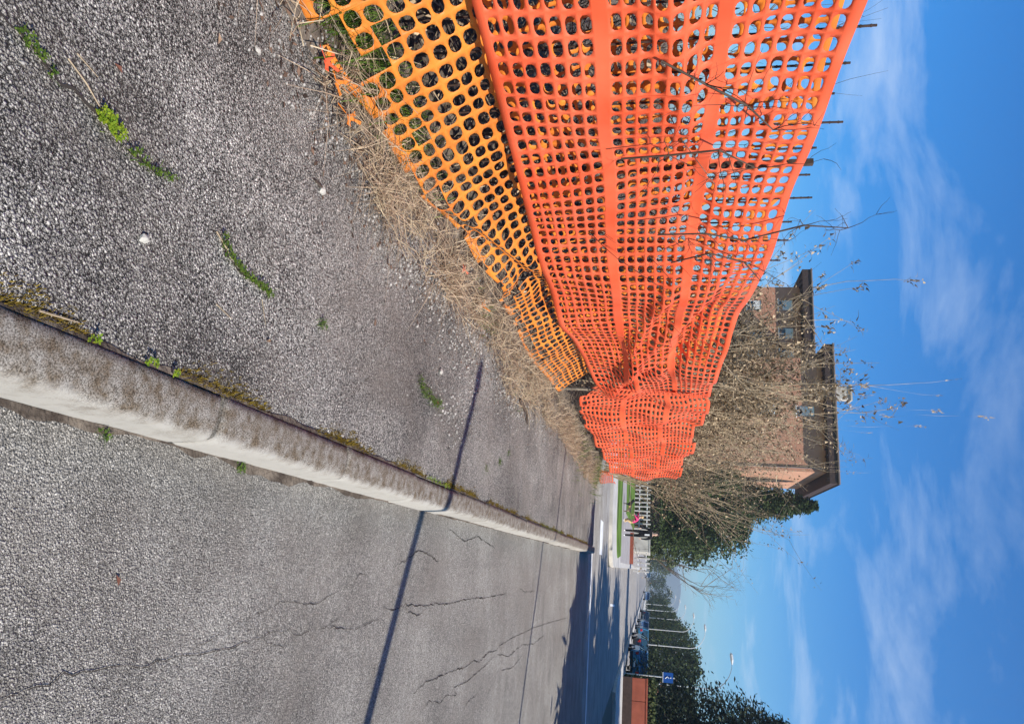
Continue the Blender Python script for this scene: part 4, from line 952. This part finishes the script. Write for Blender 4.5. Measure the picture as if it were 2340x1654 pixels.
for i, (x, y, h_, r_, mm, sd_, lab) in enumerate([(10.3,90,7.6,2.4,'ever',21,'dark tree behind the second street lamp'),(10.6,112,8.8,3.2,'ever',22,'tallest round dark tree behind the row of lamps'),(10.2,128,8.2,3.0,'ever',23,'round dark tree behind the third street lamp'),
        (10.2,146,7.8,2.9,'ever',24,'dark tree behind the fourth street lamp'),(10.0,168,7.4,2.8,'ever',25,'dark tree behind the fifth street lamp'),(9.8,192,7.2,2.8,'ever',26,'small dark tree behind the sixth street lamp'),(9.6,225,7.0,3.0,'ever',27,'farthest dark tree at the end of the lamp row'),
        (12.6,80,6.6,2.4,'hedge',28,'brownish tree behind the nearest teal-blue parked car'),(14.0,70,5.6,2.0,'hedge',29,'small olive tree left of the blue sign')]):
    bent_tree('street_tree', (x,y,.1), h_*.88, r_, 4200, mm, sd_, lab, group='trees along the far street', leafs=.42, base=.10)
for i, (x, y, h_, r_) in enumerate([(-1.6,240,8,3),(-3.0,300,11,4),(9,290,9,4),(4.5,330,7,4)]):
    bent_tree('street_tree', (x,y,.1), h_, r_, 1500, 'hedge' if i < 2 else 'ever', 60+i, ['hazy tree at the far left end of the street','taller tree beyond the far left end of the street','dark tree at the far right end of the street','low tree closing the far end of the street'][i], group='trees along the far street', leafs=.7, base=.1)
# house roof far behind the sign
hb = building('house', (13.0,100,.1), 7.0, 8, 4.6, 'brown house with pale eaves behind the blue sign', [(1.0,1.0,1.0,1.3,.5),(4.2,1.0,1.0,1.3,0),(1.0,3.1,1.0,1.1,1),(4.2,3.1,1.0,1.1,0)], .6)
# blue sign
M['signblue'] = mat('sign_blue', (.01,.075,.30), .4, .4)
sg = empty('road_sign', (6.0,46.9,.1)); tag(sg, 'square blue road sign with a white mark beside the dark conifer', 'road sign')
b = MB(); b.tube([(0,0,0),(0,0,2.95)], .035, 8); b.build('post', M['lamp'], sg)
b = MB(); b.box(-.28,.28,-.06,-.04,2.28,2.86); b.build('plate', M['signblue'], sg)
b = MB(); b.tube([(.05,-.068,2.40),(-.06,-.068,2.52),(.02,-.068,2.62)], .03, 6); b.tube([(-.02,-.068,2.70),(.02,-.068,2.72)], .05, 8); b.build('white_mark', M['white'], sg)
b = MB(); b.box(-.29,.29,-.064,-.061,2.262,2.29); b.build('rim', M['white'], sg)

# ------------------------------------------------------------------ people and dog
def figure(name, loc, rz, joints, edges, mats, pick, label, cat, scale=1.0, sub=2):
    """one continuous skinned body; joints: id -> (pos, radius x, radius y)"""
    ids = list(joints); me = bpy.data.meshes.new(name)
    me.from_pydata([joints[i][0] for i in ids], [(ids.index(a), ids.index(c)) for a, c in edges], [])
    o = bpy.data.objects.new(name, me); COL.objects.link(o)
    md = o.modifiers.new('skin', 'SKIN'); md.use_smooth_shade = True
    if not me.skin_vertices:
        bm = bmesh.new(); bm.from_mesh(me); bm.verts.layers.skin.verify(); bm.to_mesh(me); bm.free()
    for i, k in enumerate(ids):
        sv = me.skin_vertices[0].data[i]; sv.radius = joints[k][1:3]; sv.use_root = (i == 0)
    sb = o.modifiers.new('sub', 'SUBSURF'); sb.levels = sub; sb.render_levels = sub
    dg = bpy.context.evaluated_depsgraph_get(); dg.update(); ev = o.evaluated_get(dg); nm = bpy.data.meshes.new_from_object(ev)
    o.modifiers.clear(); o.data = nm; nm.materials.clear()
    for m in mats: nm.materials.append(m)
    for p in nm.polygons: p.material_index = pick(p.center); p.use_smooth = True
    return o
adult = empty('person', (-1.75,38.3,.116), R(180)); tag(adult, 'adult in a black coat and white trainers on the footpath', 'person')
J = {'pel':((0,0,.95),.16,.11),'wai':((0,.01,1.12),.17,.12),'che':((0,.02,1.36),.20,.13),'nek':((0,.02,1.50),.06,.06),'hd0':((0,.03,1.58),.075,.085),'hd1':((0,.03,1.70),.08,.095),'hd2':((0,.02,1.76),.045,.05)}
E_ = [('pel','wai'),('wai','che'),('che','nek'),('nek','hd0'),('hd0','hd1'),('hd1','hd2')]
for s_, n in ((-1,'l'),(1,'r')):
    J.update({'hip'+n:((s_*.10,0,.88),.095,.095),'kne'+n:((s_*.11,.06*s_,.50),.065,.065),'ank'+n:((s_*.12,-.05*s_,.11),.045,.05),'toe'+n:((s_*.13,.12-.05*s_,.05),.045,.04),
      'sho'+n:((s_*.20,.02,1.42),.075,.075),'elb'+n:((s_*.27,.0,1.15),.055,.055),'wri'+n:((s_*.26,.10,.93),.035,.03),'pal'+n:((s_*.255,.13,.86),.035,.02)})
    E_ += [('pel','hip'+n),('hip'+n,'kne'+n),('kne'+n,'ank'+n),('ank'+n,'toe'+n),('che','sho'+n),('sho'+n,'elb'+n),('elb'+n,'wri'+n),('wri'+n,'pal'+n)]
    for q in range(4):
        J.update({'f%d'%q+n:((s_*(.255+.004),.10+.02*q,.82),.009,.009),'g%d'%q+n:((s_*.24,.11+.02*q,.775-.006*(q in (1,2))),.008,.008)}); E_ += [('pal'+n,'f%d'%q+n),('f%d'%q+n,'g%d'%q+n)]
    J.update({'th'+n:((s_*.225,.155,.85),.010,.010),'tj'+n:((s_*.215,.165,.815),.009,.009)}); E_ += [('pal'+n,'th'+n),('th'+n,'tj'+n)]
def pick(c):
    if c.z < .115: return 1
    if c.z > 1.49: return 2
    if abs(c.x) > .20 and c.z < .925: return 2
    return 0
o = figure('body', (0,0,0), 0, J, E_, [M['black'], M['white'], M['skin']], pick, '', '')
o.parent = adult
b = MB(); b.blob((0,.005,1.73), .105, 5, 2, .06, (.92,1.0,.85)); hb_ = b.build('hair', M['hair'], adult, smooth=True); hb_.location = (0,-.015,.03)
b = MB(); b.tube([(0,.115,1.655),(0,.135,1.63)], [.010,.016], 6); b.build('nose', M['skin'], adult)
for s_ in (-1,1):
    b = MB(); b.blob((s_*.035,.108,1.675), .013, 1, 1, 0); b.build('eye', M['hair'], adult)
    b = MB(); b.blob((s_*.085,.02,1.65), .022, 1, 1, 0, (.5,.8,1.2)); b.build('ear', M['skin'], adult)
b = MB(); b.tube([(-.025,.117,1.595),(.025,.117,1.595)], .006, 5); b.build('mouth', M['redleaf'], adult)
b = MB(); b.box(-.10,-.02,.148,.156,1.10,1.34); b.build('coat_stripe', M['white'], adult)
child = empty('person', (-2.35,38.0,.116), R(115)); tag(child, 'small child in a pink jacket and tan trousers bending forward, arm stretched out', 'person')
J = {'pel':((0,-.08,.45),.10,.09),'wai':((0,-.02,.58),.11,.09),'che':((0,.10,.72),.12,.10),'nek':((0,.17,.80),.045,.045),'hd0':((0,.21,.85),.065,.07),'hd1':((0,.24,.95),.07,.075),'hd2':((0,.24,1.0),.04,.04)}
E_ = [('pel','wai'),('wai','che'),('che','nek'),('nek','hd0'),('hd0','hd1'),('hd1','hd2')]
for s_, n in ((-1,'l'),(1,'r')):
    J.update({'hip'+n:((s_*.07,-.08,.40),.075,.075),'kne'+n:((s_*.09,.05,.24),.055,.055),'ank'+n:((s_*.09,-.05,.07),.04,.045),'toe'+n:((s_*.095,.08,.04),.035,.03),
      'sho'+n:((s_*.13,.11,.74),.055,.055),'elb'+n:((s_*.17,.24,.66 if s_ < 0 else .74),.042,.042),'wri'+n:((s_*.15,.36,.58 if s_ < 0 else .80),.03,.028),'pal'+n:((s_*.14,.41,.56 if s_ < 0 else .82),.028,.018)})
    E_ += [('pel','hip'+n),('hip'+n,'kne'+n),('kne'+n,'ank'+n),('ank'+n,'toe'+n),('che','sho'+n),('sho'+n,'elb'+n),('elb'+n,'wri'+n),('wri'+n,'pal'+n)]
    for q in range(4):
        z = .56 if s_ < 0 else .82
        J.update({'f%d'%q+n:((s_*.14+.012*(q-1.5),.445,z),.007,.007),'g%d'%q+n:((s_*.14+.014*(q-1.5),.475-.006*abs(q-1.5),z-.01),.006,.006)}); E_ += [('pal'+n,'f%d'%q+n),('f%d'%q+n,'g%d'%q+n)]
    J.update({'th'+n:((s_*.14-s_*.035,.42,z),.008,.008)}); E_ += [('pal'+n,'th'+n)]
def pickc(c):
    if c.z < .07: return 1
    if c.z < .50 and c.y < .3: return 2
    if (c.z > .80 and c.y > .13 and abs(c.x) < .11) or c.y > .375: return 3
    return 0
o = figure('body', (0,0,0), 0, J, E_, [M['pink'], M['white'], M['tan'], M['skin']], pickc, '', ''); o.parent = child
b = MB(); b.blob((0,.22,.965), .085, 5, 2, .05, (.95,1.0,.85)); b.build('hair', M['tan'], child, smooth=True)
b = MB(); b.tube([(0,.315,.91),(0,.33,.895)], [.008,.011], 6); b.build('nose', M['skin'], child)
for s_ in (-1,1):
    b = MB(); b.blob((s_*.028,.306,.925), .010, 1, 1, 0); b.build('eye', M['hair'], child)
dog = empty('dog', (-3.05,38.2,.116), R(100)); tag(dog, 'small black and tan dog standing in front of the child', 'dog')
J = {'rum':((0,-.20,.33),.075,.085),'bel':((0,-.05,.33),.075,.08),'che':((0,.14,.33),.085,.10),'nek':((0,.24,.42),.055,.06),'hd':((0,.30,.50),.055,.058),'muz':((0,.38,.48),.028,.028),'nos':((0,.42,.475),.018,.018),'t1':((0,-.30,.37),.022,.022),'t2':((0,-.40,.46),.012,.012)}
E_ = [('rum','bel'),('bel','che'),('che','nek'),('nek','hd'),('hd','muz'),('muz','nos'),('rum','t1'),('t1','t2')]
for s_, n in ((-1,'l'),(1,'r')):
    J.update({'st'+n:((s_*.06,-.17,.24),.045,.05),'hk'+n:((s_*.065,-.25,.12),.022,.024),'hp'+n:((s_*.065,-.235,.02),.022,.022),'hf'+n:((s_*.065,-.20,.015),.018,.014),
      'el'+n:((s_*.06,.13,.20),.032,.032),'wr'+n:((s_*.06,.15,.09),.020,.020),'fp'+n:((s_*.06,.15,.02),.020,.02),'ff'+n:((s_*.06,.185,.015),.018,.014)})
    J.update({'ea'+n:((s_*.045,.28,.555),.018,.014),'eb'+n:((s_*.055,.275,.60),.008,.008)})
    E_ += [('rum','st'+n),('st'+n,'hk'+n),('hk'+n,'hp'+n),('hp'+n,'hf'+n),('che','el'+n),('el'+n,'wr'+n),('wr'+n,'fp'+n),('fp'+n,'ff'+n),('hd','ea'+n),('ea'+n,'eb'+n)]
o = figure('body', (0,0,0), 0, J, E_, [M['black'], M['tan']], lambda c: 1 if (c.y < .05 and c.z > .1) or c.z < .09 else 0, '', ''); o.parent = dog

# ------------------------------------------------------------------ what throws the shadows from the right, outside the frame
def post(loc, ht, r, label):
    root = empty('lamp_post', loc); tag(root, label, 'lamp post')
    b = MB(); b.tube([(0,0,0),(0,0,ht*.5),(0,0,ht)], [r*1.1,r,r*.9], 10); b.build('pole', M['lamp'], root)
    b = MB(); b.tube([(0,0,ht),(0,0,ht+.18)], [r*1.6,r*.6], 10); b.build('cap', M['lamp'], root)
sx, sy = -sun_dir.x/sun_dir.z, -sun_dir.y/sun_dir.z          # shadow offset per metre of height
post((4.6,2.35,.0), 5.6, .056, 'slim grey lamp post across the road, outside the picture')
post((3.0,9.1,.0), 4.4, .036, 'thin grey sign post at the road edge, outside the picture')
bent_tree('roadside_conifer', (9.4,13.6,.0), 10.2, 4.2, 10000, 'pine', 70, 'dense roadside conifer outside the picture, shading the junction', shape='cone', leafs=1.15, base=.03, bark='twig')
bent_tree('roadside_conifer', (15.2,14.0,.0), 13.0, 4.6, 9000, 'pine', 71, 'taller roadside conifer outside the picture behind the first', shape='cone', leafs=1.15, base=.03, bark='twig')


bent_tree('roadside_conifer', (11.6,22.1,.0), 8.2, 3.4, 14000, 'pine', 72, 'third roadside conifer outside the picture, a broad column shading the lane', shape='column', leafs=1.15, base=.04, bark='twig')
bent_tree('roadside_conifer', (13.8,32.0,.0), 9.2, 4.0, 14000, 'pine', 73, 'fourth roadside conifer outside the picture, the broadest column', shape='column', leafs=1.15, base=.04, bark='twig')
bent_tree('roadside_conifer', (16.0,27.0,.0), 9.6, 3.8, 14000, 'pine', 74, 'fifth roadside conifer outside the picture, set back behind the others', shape='column', leafs=1.15, base=.04, bark='twig')

# ------------------------------------------------------------------ the air
hz = MB(); hz.box(-2050,2050,-180,3650,-1.1,135)
hm_ = bpy.data.materials.new('haze'); hm_.use_nodes = True; hm_.cycles.homogeneous_volume = True; hn = hm_.node_tree.nodes; hn.remove(hn['Principled BSDF'])
pvn = hn.new('ShaderNodeVolumePrincipled'); pvn.inputs['Color'].default_value = (.80,.90,1.0,1); pvn.inputs['Density'].default_value = .00050; pvn.inputs['Anisotropy'].default_value = .2
hm_.node_tree.links.new(pvn.outputs[0], hn['Material Output'].inputs['Volume'])
ho = hz.build('haze', hm_); ho['kind'] = 'stuff'; ho['label'] = 'thin blue haze over the far end of the street'; ho['category'] = 'haze'
